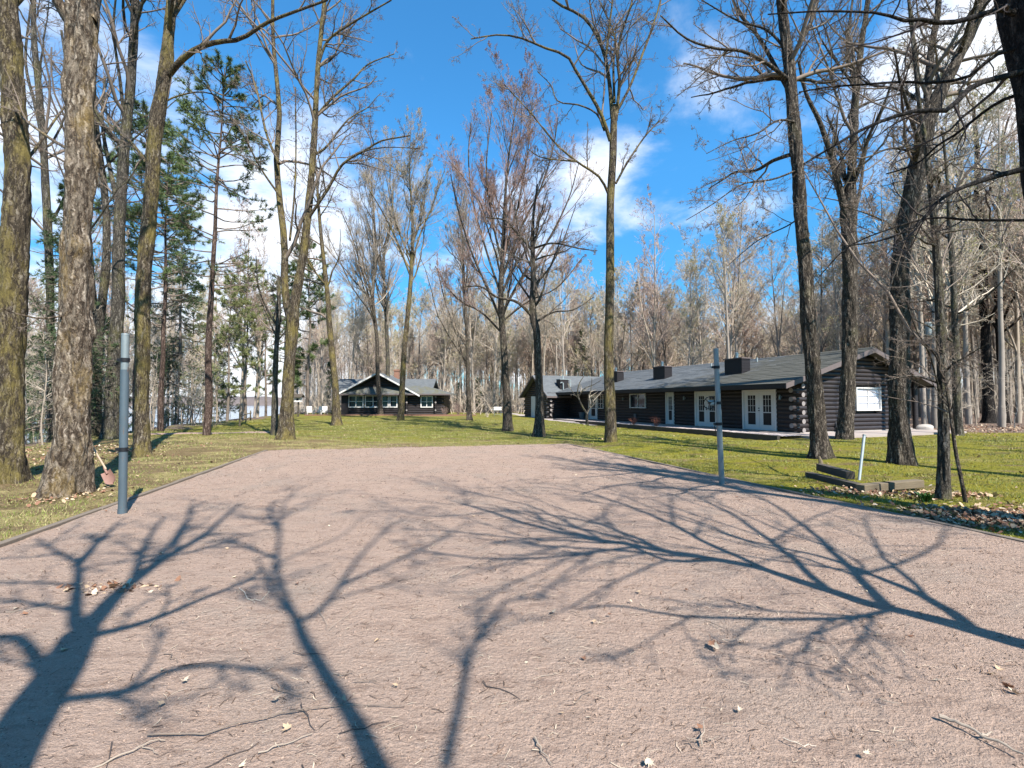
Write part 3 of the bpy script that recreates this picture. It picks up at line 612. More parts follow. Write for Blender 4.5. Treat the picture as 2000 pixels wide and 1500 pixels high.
def trunkmesh(P,Rr,flare=.7,k=20,rg=None,lump=.05,burls=(),fine=False):
    n=len(P); T=unit(np.gradient(P,axis=0)); A=unit(np.cross(T,np.array([[0.,1.,0.]]))); B=np.cross(T,A)
    th=np.arange(k)*2*math.pi/k; z=P[:,2]-P[0,2]; ph=rg.uniform(0,6.28,12)
    rad=Rr[:,None]*(1+lump*(np.sin(3*th[None]+ph[0]+z[:,None]*1.3)+.7*np.sin(5*th[None]+ph[1]-z[:,None]*2.1)+.8*np.sin(2*th[None]+ph[2]+z[:,None]*3.3)+.5*np.sin(7*th[None]+z[:,None]*6+ph[3])))
    nl=rg.integers(4,7); fl=np.exp(-z/.28)[:,None]*flare*(.45+.55*np.maximum(0,np.cos(nl*th[None]/1.0+ph[4])))+np.exp(-z/.7)[:,None]*flare*.10
    rad=rad*(1+fl)
    for (zb,tb,hb,sb) in burls:
        dth=np.angle(np.exp(1j*(th-tb)))[None]; rad=rad+Rr[:,None]*hb*np.exp(-((z[:,None]-zb)/sb)**2-(dth/.6)**2)
    if fine:
        TT=rg.random((128,512))
        def pn(nx,sz,sh=0):
            X=th/(2*math.pi)*nx; X=X[None]+0*z[:,None]; Yz=z[:,None]*sz+sh+0*X+1.5*np.sin(z[:,None]*.9+X*.4); i=np.floor(X).astype(int); j=np.floor(Yz).astype(int); fx=X-i; fy=Yz-j; fx=fx*fx*(3-2*fx); fy=fy*fy*(3-2*fy); g=lambda a,b:TT[a%nx,b%512]
            return (g(i,j)*(1-fx)+g(i+1,j)*fx)*(1-fy)+(g(i,j+1)*(1-fx)+g(i+1,j+1)*fx)*fy
        fur=np.abs(pn(17,3.2)-.5)*2; rad=rad+Rr[:,None]*.13*(fur-.45)+Rr[:,None]*.07*(pn(31,7,50)-.5)+Rr[:,None]*.14*(pn(6,1.6,90)-.5)
    ring=P[:,None,:]+rad[...,None]*(np.cos(th)[None,:,None]*A[:,None,:]+np.sin(th)[None,:,None]*B[:,None,:])
    idx=np.arange(n*k).reshape(n,k); Q=np.stack([idx[:-1],np.roll(idx[:-1],-1,1),np.roll(idx[1:],-1,1),idx[1:]],-1).reshape(-1,4)
    return ring.reshape(-1,3),Q
def cat(parts):
    V=[];Q=[];o=0
    for v,q in parts: V.append(v);Q.append(np.asarray(q)+o);o+=len(v)
    return np.concatenate(V),np.concatenate(Q)
def buds(tips,s,rg):
    n=len(tips); d=unit(rg.normal(size=(n,3)))*s; e=unit(np.cross(d,rg.normal(size=(n,3))))*s*.45
    V=np.stack([tips-d-e,tips-d+e,tips+d],1).reshape(-1,3); return V,np.arange(3*n).reshape(n,3)
LV_FULL=[(8,(30,60),(.30,.55),.06,.16,8,6),(7,(30,65),(.30,.55),.05,.18,6,4),(6,(30,65),(.35,.6),.04,.2,5,3),(5,(25,60),(.35,.6),.03,.2,3,3)]
def grow(root,axes,rg,levels,barkm,twigm,trunkVQ,minr,bud=None,budn=0,buds_s=.02,trunk_src=None):
    """axes: list of (P,R) polylines that carry branches. trunkVQ: verts/quads of thick wood."""
    base=np.array(root.location)
    V,Q=trunkVQ; link('trunk',fmesh('trunk',V-base,Q),barkm,root)
    P=np.stack([a[0] for a in axes]); Rd=np.stack([a[1] for a in axes]); groups=[]
    for li,(m,ang,lr,up,wan,n,k) in enumerate(levels):
        P,Rd=spawn(P,Rd,m,rg,ang,lr,up,wan,n,.6,.12 if li else .08,1.0,.35,minr)
        groups.append((P,Rd,k))
    V,Q=tubes(groups); mats=[twigm]; T=None; mi=None
    if bud:
        tips=P[:,-1]; 
        if budn>1: tips=np.concatenate([tips+rg.normal(0,.05,tips.shape) for _ in range(budn)]+[P[:,-2]])
        bv,bt=buds(tips,buds_s,rg); T=bt+len(V); V=np.concatenate([V,bv]); mats.append(M[bud]); mi=np.concatenate([np.zeros(len(Q)),np.ones(len(T))])
    link('crown',fmesh('crown',V-base,Q,T,True,mi),mats,root)
TREES={}
def hero(key,label,trunk,limbs=(),bk='bark_grey',tw='twig',seed=1,tstart=.35,lv=None,minr=.004,flare=.7,lump=.04,group='big bare trees around the court',
         auto=6,autolen=.28,autoang=(35,60),autoup=.08,bud=None,budn=1,buds_s=.02,name='bare_maple_tree',cat_='tree',Y=None,k=18,burls=(),ws=1.0,fine=False,dY=0.0,basez=None,fork=None):
    rg=np.random.default_rng(seed); b=ground(trunk[0][0],trunk[0][1]) if Y is None else at(trunk[0][0],trunk[0][1],Y)
    Yb=b[1]; z0=float(hgt(b[0],b[1])) if Y is None else b[2]
    # follow the terrain at the root
    P=[];Rr=[]
    for i,(px,py,w) in enumerate(trunk):
        Yi=Yb+dY*i/(len(trunk)-1); p=at(px,py,Yi); P.append(p); Rr.append(w*.44*ws*Yi/F)
    P=np.array(P); P[0,2]=min(z0,P[0,2]) if Y is None else P[0,2]
    n=max(24,int((P[-1,2]-P[0,2])/.16)); n=min(n,90)
    if fine: n=min(260,int((P[-1,2]-P[0,2])/.045)); k=84
    TP,TR=resample(P,Rr,n)
    sink=np.array([TP[0]-np.array([0,0,.12])]); TPm=np.concatenate([sink,TP]); TRm=np.concatenate([[TR[0]],TR])
    root=thing(name,label,cat_,(P[0,0],P[0,1],P[0,2]),0,group)
    parts=[trunkmesh(TPm,TRm,flare,k,rg,lump,burls,fine)]; axes=[]
    def limbpath(L_):
        pts=L_['p']; w0,w1=L_['w']; dd=L_.get('d',0.0); n_=len(pts); ps=[];rs=[]
        for i,(px,py) in enumerate(pts):
            t=i/(n_-1); Yi=Yb+L_.get('y0',0)+dd*t; ps.append(at(px,py,Yi)); rs.append((w0*(1-t)+w1*t)*.42*ws*Yi/F)
        return resample(ps,rs,16)
    for L_ in limbs:
        a,r=limbpath(L_); parts.append(tubes([(a[None],r[None],9)])); axes.append((a,r))
    # limbs thrown off the trunk above tstart
    if auto:
        i0=int(tstart*(n-1)); U,Ur=resample(TP[i0:],TR[i0:],16); H=TP[-1,2]-TP[0,2]
        a,r=spawn(U[None],Ur[None],auto,rg,autoang,(.7,1.3),autoup,.10,16,.42,.0,1.0,.25,minr,absL=H*autolen,taper=.45)
        parts.append(tubes([(a,r,8)])); axes+= [(a[i],r[i]) for i in range(auto)]; axes.append((U,Ur*.8))
    grow(root,axes,rg,lv or LV_FULL,M[bk],M[tw],cat(parts),minr,bud,budn,buds_s)
    TREES[key]=root; return root
def wild(px,py,dpx=0,dpy=0): return (px,py)

LVm=[(6,(30,60),(.30,.55),.06,.16,7,5),(5,(30,65),(.32,.6),.05,.18,5,3),(5,(30,65),(.4,.65),.04,.2,4,3),(3,(25,60),(.4,.65),.03,.2,3,3)]
LVu=[(9,(16,42),(.3,.5),.12,.12,6,4),(8,(16,42),(.35,.6),.1,.14,5,3),(6,(18,42),(.4,.65),.08,.16,4,3),(2,(18,42),(.4,.65),.08,.16,3,3)]
LVl=[(6,(30,60),(.30,.55),.06,.16,6,4),(5,(30,65),(.35,.6),.05,.18,4,3),(5,(30,65),(.4,.65),.04,.2,3,3)]
G1='large bare trees on the left lawn'; G2='bare trees on the middle lawn'; G3='large bare trees beside the lodge'
hero('t1','grey mossy trunk cut off by the left edge of the photo',[(15,940,62),(18,820,56),(20,650,58),(30,450,54),(36,330,50),(26,200,46),(15,60,44),(10,-150,40),(14,-500,30)],
     [dict(p=[(34,330),(70,290),(110,230),(150,180)],w=(9,3),d=2)],bk='bark_moss',seed=1,fine=True,ws=0.88,tstart=.55,auto=5,group=G1,lv=LVm,lump=.05)
hero('t2','thick gnarled trunk with flaking bark and burls left of the blue grey post',
     [(128,958,84),(138,860,80),(143,760,72),(148,660,68),(150,560,64),(150,450,60),(158,330,60),(156,200,62),(160,100,66),(160,0,70),(165,-150,60),(160,-500,40)],
     [dict(p=[(150,60),(120,15),(95,-40),(60,-160)],w=(34,18),d=-.5),dict(p=[(175,40),(190,-20),(215,-160)],w=(34,20),d=.8),
      dict(p=[(130,620),(118,618),(80,622),(30,612),(5,602)],w=(7,3),d=-1.0),dict(p=[(130,290),(90,265),(40,225),(0,170),(-40,140)],w=(9,3),d=1.5)],
     bk='bark_gnarl',seed=2,fine=True,ws=0.83,tstart=.62,auto=4,group=G1,lv=LVm,lump=.075,flare=.75,k=30,burls=((3.1,-2.3,.35,.18),(4.6,2.6,.35,.16),(3.15,-1.2,.3,.15),(6.4,-2.6,.3,.2),(5.4,-1.5,.22,.25)))
hero('t3','tall grey trunk behind the gnarled one near the shovel',[(216,858,36),(222,740,31),(230,600,27),(233,450,24),(240,330,22),(252,200,20),(262,60,18),(268,-120,14)],
     [dict(p=[(235,420),(215,330),(200,240),(205,150)],w=(12,5),d=1.5),dict(p=[(245,260),(235,160),(222,60),(230,-40)],w=(9,4),d=-1.5)],bk='bark_grey',seed=3,ws=0.9,tstart=.4,auto=7,group=G1,lv=LVm)
hero('t3b','slimmer grey trunk forking just left of the tall grey one',[(185,856,24),(188,740,20),(196,620,17),(208,500,15),(205,380,12),(190,260,10),(180,120,8),(185,-20,6)],
     [dict(p=[(190,640),(180,560),(172,450),(150,330),(140,200),(120,60)],w=(15,5),d=1.5)],bk='bark_grey',seed=4,tstart=.35,auto=6,group=G1,lv=LVm)
hero('t4','mossy yellowish trunk right of the blue grey post with a limb arching over the lawn',
     [(278,888,36),(277,780,30),(278,680,32),(280,560,32),(290,440,31),(298,340,30),(306,240,31),(322,145,30),(330,60,24),(340,-60,20),(350,-260,12)],
     [dict(p=[(328,148),(352,120),(385,95),(425,82),(470,76),(520,45),(570,25),(640,0)],w=(17,6),d=-1.2),dict(p=[(286,318),(262,285),(235,262),(195,225)],w=(10,4),d=.8),
      dict(p=[(338,30),(365,-10),(400,-60)],w=(14,7),d=1),dict(p=[(300,215),(340,190),(400,180),(450,205),(495,250)],w=(5,2),d=.5)],bk='bark_moss',seed=5,fine=True,ws=0.88,tstart=.62,auto=6,group=G1,lv=LVm)
hero('t0','slender grey tree between the leftmost trunk and the gnarled trunk',[(105,862,18),(98,700,15),(98,560,14),(92,430,15),(86,300,13),(76,180,12),(66,60,10),(66,-80,7)],
     [dict(p=[(86,290),(70,210),(50,120),(60,10)],w=(8,4),d=1)],bk='bark_grey',seed=6,tstart=.3,auto=8,group=G1,lv=LVm,Y=None)
hero('t6','double trunked mossy tree on the lawn left of the far cabin',
     [(558,862,44),(562,780,34),(566,700,30),(572,620,34),(578,580,26),(592,500,23),(602,410,20),(612,300,18),(616,220,16),(622,120,13),(632,20,11),(645,-120,7)],
     [dict(p=[(570,640),(556,570),(556,480),(546,390),(540,310),(546,230),(540,150),(533,70),(533,-40)],w=(24,9),d=.8),
      dict(p=[(545,320),(520,260),(500,170),(480,120)],w=(9,4),d=1.2),
      dict(p=[(548,385),(510,330),(470,255),(440,215)],w=(7,3),d=-1.0),
      dict(p=[(600,430),(640,370),(670,320),(720,290),(745,275),(800,265)],w=(10,4),d=-1.5),
      dict(p=[(665,325),(700,300),(750,288),(820,290)],w=(6,2),d=-1.2,y0=-1.0),
      dict(p=[(616,230),(650,190),(690,155),(720,125),(770,105)],w=(9,3),d=1.0),
      dict(p=[(620,130),(640,80),(680,50),(730,20),(765,0)],w=(9,4),d=-.6),
      dict(p=[(566,470),(575,380),(578,290),(577,170)],w=(7,3),d=.6)],
     bk='bark_moss',seed=7,fine=True,ws=0.76,tstart=.55,auto=6,group=G2,flare=.6,autolen=.22)
hero('t6b','thin grey stem with a dark upper half standing against the double trunked tree',[(536,853,15),(537,760,12),(540,680,10),(544,610,10),(545,540,6)],
     [dict(p=[(543,640),(520,600),(505,560),(500,500)],w=(6,2),d=-1)],bk='bark_grey',seed=8,tstart=.5,auto=5,group=G2,lv=LVl)
hero('t7','straight tan trunk in front of the left corner of the far cabin',[(658,832,20),(655,760,14),(645,650,12),(638,560,10),(628,470,8),(622,400,6),(618,330,4)],
     (),bk='bark_moss',seed=9,tstart=.35,auto=9,group=G2,lv=LVm,minr=.006,autolen=.3)
hero('t8a','left of two slender trunks before the cabin gable',[(744,814,12),(738,740,9),(736,660,8),(728,580,7),(735,500,6),(730,420,4),(726,360,3)],
     [dict(p=[(733,640),(715,560),(690,470),(665,410)],w=(5,2),d=1)],bk='bark_brown',seed=10,tstart=.3,auto=15,group=G2,lv=LVu,minr=.008,autolen=.38,tw='twig_mid',autoang=(20,42))
hero('t8b','right of two slender trunks before the cabin gable',[(762,812,12),(758,740,9),(756,660,8),(752,580,7),(750,500,6),(765,420,4),(768,350,3)],
     (),bk='bark_grey',seed=11,tstart=.3,auto=15,group=G2,lv=LVu,minr=.008,autolen=.38,tw='twig_mid',autoang=(20,42))
hero('t9','golden mossy leaning trunk before the right half of the cabin windows',[(782,824,15),(786,750,12),(790,680,11),(798,600,10),(804,520,9),(806,460,7),(804,400,5),(800,350,3)],
     [dict(p=[(803,520),(820,460),(845,400),(858,350)],w=(5,2),d=1),dict(p=[(802,540),(775,470),(745,410),(720,370)],w=(5,2),d=-1)],bk='bark_moss',seed=12,tstart=.55,auto=15,group=G2,lv=LVu,minr=.007,autolen=.42,tw='twig_mid',bud='bud_green',autoang=(18,40))
hero('t10','slim brown trunk on the lawn right of the far cabin',[(917,824,12),(914,740,8),(912,660,7),(906,560,6),(904,480,5),(898,400,3)],
     [dict(p=[(912,720),(890,650),(870,590),(855,530)],w=(4,2),d=1)],bk='bark_brown',seed=13,tstart=.25,auto=15,group=G2,lv=LVu,minr=.007,autolen=.42,tw='twig_mid',autoang=(20,45))
hero('t11','broad upright tree with reddish feathery crown in the centre of the lawn',
     [(992,842,22),(990,780,17),(985,700,15),(980,620,14),(978,560,12),(982,500,10),(985,420,7),(990,340,5),(1000,260,3.5),(1010,190,2)],
     [dict(p=[(985,640),(955,570),(920,490),(895,410),(880,340)],w=(7,2),d=-1.5),dict(p=[(982,610),(1020,540),(1070,470),(1110,390),(1130,320)],w=(7,2),d=1.5),
      dict(p=[(980,580),(950,490),(925,400),(915,310),(920,240)],w=(6,2),d=1.5),dict(p=[(982,540),(1015,450),(1055,370),(1080,290),(1090,230)],w=(6,2),d=-1.5),
      dict(p=[(982,520),(962,430),(950,330),(960,220)],w=(6,2),d=.5),dict(p=[(982,500),(1010,410),(1030,300),(1040,190)],w=(5,2),d=.7),dict(p=[(980,650),(940,610),(890,580),(850,520)],w=(5,2),d=-.6),dict(p=[(978,630),(1030,590),(1090,560),(1140,500)],w=(5,2),d=0)],
     bk='bark_brown',tw='twig_red',seed=14,tstart=.30,auto=16,autoang=(18,42),autoup=.10,autolen=.36,group=G2,minr=.005,bud='bud_red',
     lv=[(10,(16,42),(.30,.5),.14,.10,7,4),(8,(16,40),(.35,.6),.10,.14,5,3),(6,(18,42),(.4,.65),.08,.16,4,3),(3,(18,42),(.4,.65),.08,.15,3,3)])
hero('t12','dark barked tree with low spreading limbs left of the lodge',
     [(1052,852,28),(1054,790,20),(1052,720,19),(1048,650,18),(1040,610,17),(1042,540,13),(1040,480,11),(1042,420,7),(1050,360,4)],
     [dict(p=[(1042,620),(1010,590),(970,580),(940,560),(905,560)],w=(9,3),d=-1.2),dict(p=[(1045,630),(1080,610),(1120,605),(1160,580)],w=(6,2),d=1.2),
      dict(p=[(1040,490),(1010,455),(985,430),(950,425)],w=(7,3),d=-1),dict(p=[(1042,485),(1080,475),(1130,485),(1165,490)],w=(6,2),d=-1.4),
      dict(p=[(1042,560),(1075,520),(1100,470),(1125,400)],w=(6,2),d=1.5),dict(p=[(1040,590),(1005,540),(980,500)],w=(6,2),d=1.5)],
     bk='bark_brown',seed=15,ws=0.9,tstart=.5,auto=8,autolen=.3,group=G2,lv=LVm,minr=.005,flare=.8)
hero('t13','tall straight mossy trunk standing alone at the back right corner of the court',
     [(1193,868,28),(1191,780,25),(1189,700,22),(1191,560,20),(1192,450,19),(1193,375,18),(1197,300,18),(1199,230,15),(1200,205,11)],
     [dict(p=[(1188,378),(1170,345),(1127,316),(1085,280),(1040,225),(985,165)],w=(7,2.5),d=-1.2),dict(p=[(1127,316),(1060,308),(1030,290)],w=(4,2),d=-.6,y0=-.5),
      dict(p=[(1203,358),(1225,318),(1257,270),(1287,236)],w=(6,3),d=1),
      dict(p=[(1192,275),(1175,225),(1150,180),(1120,130),(1105,108),(1060,92),(1020,75),(975,68),(920,76)],w=(10,3),d=-1.5),
      dict(p=[(1180,255),(1165,222),(1130,205),(1090,198),(1075,165),(1050,140)],w=(5,2),d=1.2),
      dict(p=[(1196,230),(1190,160),(1180,105),(1160,60),(1135,30),(1080,0),(1040,-60)],w=(11,5),d=.8),
      dict(p=[(1184,110),(1190,50),(1196,0),(1195,-80)],w=(7,3),d=-.5),
      dict(p=[(1203,235),(1210,160),(1206,115),(1215,60),(1235,0),(1240,-80)],w=(9,4),d=-.9),
      dict(p=[(1206,215),(1230,170),(1257,100),(1275,50),(1290,0),(1298,-80)],w=(7,4),d=.9),
      dict(p=[(1200,200),(1198,130),(1200,70),(1170,0)],w=(7,3),d=.3)],
     bk='bark_moss',seed=16,ws=0.93,auto=0,group=G2,flare=.25,k=22)
hero('t14','large leaning trunk with a split root in front of the lodge corner',
     [(1602,897,50),(1600,860,42),(1592,760,38),(1582,650,36),(1574,550,33),(1566,450,31),(1560,350,30),(1550,240,30),(1542,140,28),(1532,50,26),(1522,-40,22),(1510,-200,14)],
     [dict(p=[(1545,160),(1500,125),(1450,100),(1400,95),(1340,75),(1290,30)],w=(12,4),d=-1.5),dict(p=[(1548,190),(1520,140),(1480,70),(1440,20),(1420,-40)],w=(13,6),d=1.0),
      dict(p=[(1560,90),(1585,40),(1600,-10),(1620,-70)],w=(14,7),d=.8),dict(p=[(1560,240),(1520,235),(1480,260),(1430,275),(1380,300)],w=(7,2),d=-2),
      dict(p=[(1562,330),(1510,350),(1450,360),(1390,400),(1340,430)],w=(6,2),d=-1.2),dict(p=[(1545,110),(1500,60),(1440,40),(1370,0)],w=(9,3),d=.4),
      dict(p=[(1567,420),(1540,440),(1480,470),(1420,520)],w=(5,2),d=1.0)],
     bk='bark_brown',tw='twig',seed=17,fine=True,ws=0.82,tstart=.5,auto=8,autoang=(50,85),autolen=.24,autoup=.02,group=G3,flare=.6,k=24,lump=.05)
hero('t15','forked dark trunk growing close against the lodge gable wall',
     [(1650,858,36),(1655,760,34),(1660,650,34),(1660,550,34),(1658,460,34),(1658,400,36),(1663,340,20),(1668,250,18),(1672,180,17),(1682,90,13),(1695,0,11),(1700,-100,7)],
     [dict(p=[(1655,430),(1635,350),(1622,300),(1600,235),(1575,185),(1560,120)],w=(20,7),d=-1),dict(p=[(1650,350),(1640,290),(1615,225)],w=(12,5),d=.9),
      dict(p=[(1668,420),(1680,370),(1690,300),(1710,220)],w=(10,4),d=1.4),dict(p=[(1672,170),(1655,100),(1660,40),(1668,-20)],w=(10,5),d=.6)],
     bk='bark_brown',tw='twig',seed=18,fine=True,ws=0.84,tstart=.45,auto=6,autolen=.22,group=G3,k=22,flare=.4)
hero('t16','heavy trunk leaning right and forking high, on the lawn right of the lodge window',
     [(1762,908,46),(1757,830,40),(1755,740,39),(1757,640,38),(1758,540,36),(1768,450,35),(1785,350,34),(1805,270,32),(1818,225,30),(1845,165,25),(1875,105,23),(1905,40,21),(1935,-40,19),(1960,-150,12)],
     [dict(p=[(1812,250),(1812,180),(1820,90),(1832,20),(1836,-80)],w=(19,11),d=.8),dict(p=[(1765,470),(1740,440),(1700,420),(1640,400)],w=(6,2),d=-2),
      dict(p=[(1795,300),(1740,290),(1680,310),(1620,290)],w=(6,2),d=-1.5),dict(p=[(1770,430),(1820,400),(1880,390),(1950,350)],w=(6,2),d=-1)],
     bk='bark_brown',tw='twig',seed=19,fine=True,ws=0.95,tstart=.5,auto=8,autoang=(50,85),autolen=.24,autoup=.02,group=G3,k=24,flare=.55,lump=.05)
hero('t17','slim pale barked tree rising from the leaf bed at right',
     [(1842,972,24),(1843,900,20),(1843,800,20),(1840,720,18),(1835,600,17),(1828,480,14),(1818,370,11),(1808,280,9),(1795,200,8),(1785,100,7),(1775,0,6),(1768,-100,4)],
     [dict(p=[(1838,780),(1815,690),(1790,660),(1750,590)],w=(4,1.5),d=-.8)],bk='bark_grey',tw='twig',seed=20,fine=True,tstart=.12,auto=22,autoang=(60,88),autolen=.10,autoup=.0,group=G3,lv=LVm,minr=.0025,flare=.35)
hero('t17b','thin crooked sapling leaning left beside the slim pale tree',
     [(1886,980,8),(1878,940,7),(1866,880,7),(1858,820,6),(1845,740,5),(1825,690,4),(1795,655,3),(1760,560,2)],
     (),bk='bark_brown',tw='twig',seed=21,tstart=.3,auto=6,autolen=.3,group=G3,lv=LVl,minr=.002,flare=.2,name='sapling')
hero('t18','narrow light trunk on the leaf floor right of the lodge porch',[(1873,850,15),(1868,760,14),(1866,660,13),(1862,550,11),(1855,450,9),(1850,350,6),(1840,250,4)],
     (),bk='bark_grey',tw='twig_pale',seed=22,tstart=.25,auto=14,autoang=(40,80),autolen=.25,group=G3,lv=LVm,minr=.005)
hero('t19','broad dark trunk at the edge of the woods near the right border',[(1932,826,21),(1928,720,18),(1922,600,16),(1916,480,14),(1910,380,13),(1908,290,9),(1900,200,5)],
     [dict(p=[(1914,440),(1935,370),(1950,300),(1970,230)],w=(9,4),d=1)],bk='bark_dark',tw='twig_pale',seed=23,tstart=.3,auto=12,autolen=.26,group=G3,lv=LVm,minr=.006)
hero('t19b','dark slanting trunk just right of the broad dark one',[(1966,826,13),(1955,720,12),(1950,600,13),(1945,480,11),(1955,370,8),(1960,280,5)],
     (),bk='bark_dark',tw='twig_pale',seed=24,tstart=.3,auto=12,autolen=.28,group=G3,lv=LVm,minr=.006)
# tree whose trunk runs along the right border; near the viewer
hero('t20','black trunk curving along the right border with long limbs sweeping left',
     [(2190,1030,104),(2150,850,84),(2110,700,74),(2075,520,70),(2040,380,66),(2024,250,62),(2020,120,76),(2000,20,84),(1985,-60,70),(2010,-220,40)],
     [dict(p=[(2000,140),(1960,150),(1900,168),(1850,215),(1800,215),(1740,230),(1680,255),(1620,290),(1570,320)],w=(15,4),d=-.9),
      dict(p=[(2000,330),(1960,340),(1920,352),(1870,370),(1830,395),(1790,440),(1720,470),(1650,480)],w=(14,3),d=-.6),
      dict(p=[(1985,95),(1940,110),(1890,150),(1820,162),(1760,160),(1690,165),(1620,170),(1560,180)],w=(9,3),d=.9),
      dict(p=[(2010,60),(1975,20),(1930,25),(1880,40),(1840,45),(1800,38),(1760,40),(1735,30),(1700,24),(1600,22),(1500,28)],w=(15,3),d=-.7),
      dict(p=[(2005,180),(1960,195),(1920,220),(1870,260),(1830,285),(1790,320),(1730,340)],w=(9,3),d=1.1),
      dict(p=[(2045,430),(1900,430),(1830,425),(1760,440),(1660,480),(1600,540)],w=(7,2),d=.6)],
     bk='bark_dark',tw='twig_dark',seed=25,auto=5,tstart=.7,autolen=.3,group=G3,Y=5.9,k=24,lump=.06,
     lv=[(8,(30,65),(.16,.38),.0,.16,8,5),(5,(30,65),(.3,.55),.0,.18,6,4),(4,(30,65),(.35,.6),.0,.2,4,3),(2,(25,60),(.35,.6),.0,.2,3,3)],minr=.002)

# ------------------------------------------------------------ trees behind and beside the viewer (their shadows cross the court)
H2=unit(np.array([[-math.sin(AZ),math.cos(AZ)]]))[0]
def shadow_pt(px,py,B,d):
    """3-D point at horizontal offset d (along the sun) from base B whose shadow falls at the given ground pixel"""
    g=ground(px,py); s=float(np.dot(g[:2]-B,H2))-d; lat=g[:2]-H2*(s)
    return np.array([lat[0],lat[1],s*math.tan(ELEV)])
def behind(label,B,trunk,limbs,seed,bk='bark_brown',lv=None,auto=6,flare=.5):
    """B base; trunk list of (height, x offset, y offset, r); limbs: shadow polylines"""
    rg=np.random.default_rng(seed); B=np.array(B,float); root=thing('bare_maple_tree',label,'tree',(B[0],B[1],0),0,'bare trees behind the viewer')
    P=np.array([(B[0]+t[1],B[1]+t[2],t[0]) for t in trunk]); TP,TR=resample(P,[t[3] for t in trunk],50); TP[0,2]-=.1
    parts=[trunkmesh(TP,TR,flare,18,rg,.04)]; axes=[]
    for L_ in limbs:
        n=len(L_['p']); pts=[shadow_pt(px,py,B,L_.get('d0',0)+L_.get('d',0)*i/(n-1)) for i,(px,py) in enumerate(L_['p'])]
        a,r=resample(pts,np.linspace(L_['r'][0],L_['r'][1],n),16); parts.append(tubes([(a[None],r[None],9)])); axes.append((a,r))
    if auto:
        U,Ur=resample(TP[25:],TR[25:],16); a,r=spawn(U[None],Ur[None],auto,rg,(35,60),(.7,1.3),.1,.1,16,.5,.2,1.0,.25,.006,absL=3.0,taper=.4); parts.append(tubes([(a,r,8)])); axes+=[(a[i],r[i]) for i in range(auto)]
    grow(root,axes,rg,lv or [(7,(22,50),(.3,.6),.04,.08,7,5),(6,(25,55),(.35,.6),.04,.10,5,3),(5,(30,60),(.35,.6),.03,.14,4,3)],M[bk],M['twig'],cat(parts),.005)
def sline(pxs,B): return [shadow_pt(px,py,np.array(B),0) for px,py in pxs]
B1=ground(30,1450)[:2]-H2*3.6
q=sline([(30,1450),(110,1330),(160,1240)],B1)
behind('heavy tree behind the viewer casting the broad shadow at lower left',B1,[(0,0,0,.19),(2,0,0,.15)]+[(p[2],p[0]-B1[0],p[1]-B1[1],r) for p,r in zip(q,(.125,.12,.115))],
   [dict(p=[(160,1240),(215,1180),(262,1136),(340,1080),(400,1044),(440,1008),(470,985)],r=(.085,.02),d=-.8),
    dict(p=[(160,1240),(148,1210),(152,1150),(150,1100),(108,1076),(70,1050)],r=(.06,.02),d=1.0),
    dict(p=[(165,1240),(208,1238),(288,1216),(380,1180),(500,1130)],r=(.05,.015),d=.8),
    dict(p=[(150,1108),(190,1060),(230,1020)],r=(.05,.02),d0=.8,d=.6),
    dict(p=[(262,1136),(285,1060),(320,1010)],r=(.045,.02),d0=-.4,d=.6),
    dict(p=[(100,1345),(40,1250),(-60,1250)],r=(.05,.02),d=.8),
    dict(p=[(120,1370),(250,1350),(330,1312),(420,1300),(520,1315),(570,1345)],r=(.035,.012),d=-1)],101,auto=0)
B2=ground(740,1500)[:2]-H2*4.2
q=sline([(735,1500),(680,1390),(600,1260),(578,1212)],B2)
behind('slender tree behind the viewer casting the thin forked shadow',B2,[(0,0,0,.09),(2,-.02,0,.075)]+[(p[2],p[0]-B2[0],p[1]-B2[1],r) for p,r in zip(q,(.055,.05,.045,.04))],
   [dict(p=[(578,1212),(552,1155),(540,1110),(545,1050),(548,1010),(560,975),(592,950)],r=(.035,.012),d=.3),
    dict(p=[(580,1216),(630,1190),(680,1120),(710,1080),(760,1030),(830,990)],r=(.03,.012),d=-.9),
    dict(p=[(542,1095),(500,1075),(450,1055),(410,1042)],r=(.03,.014),d0=.1,d=.6),
    dict(p=[(545,1040),(528,1000),(535,980)],r=(.035,.02),d0=.2,d=.2),
    dict(p=[(578,1212),(540,1170),(500,1090)],r=(.025,.012),d=.7),
    dict(p=[(868,1500),(895,1380),(920,1270),(955,1215),(990,1170)],r=(.028,.018),d0=-.6,d=.4)],102,'bark_grey',auto=0)
B3=ground(2000,1265)[:2]-H2*2.2
q=sline([(2000,1262),(1860,1222),(1740,1190),(1620,1150),(1500,1112)],B3)
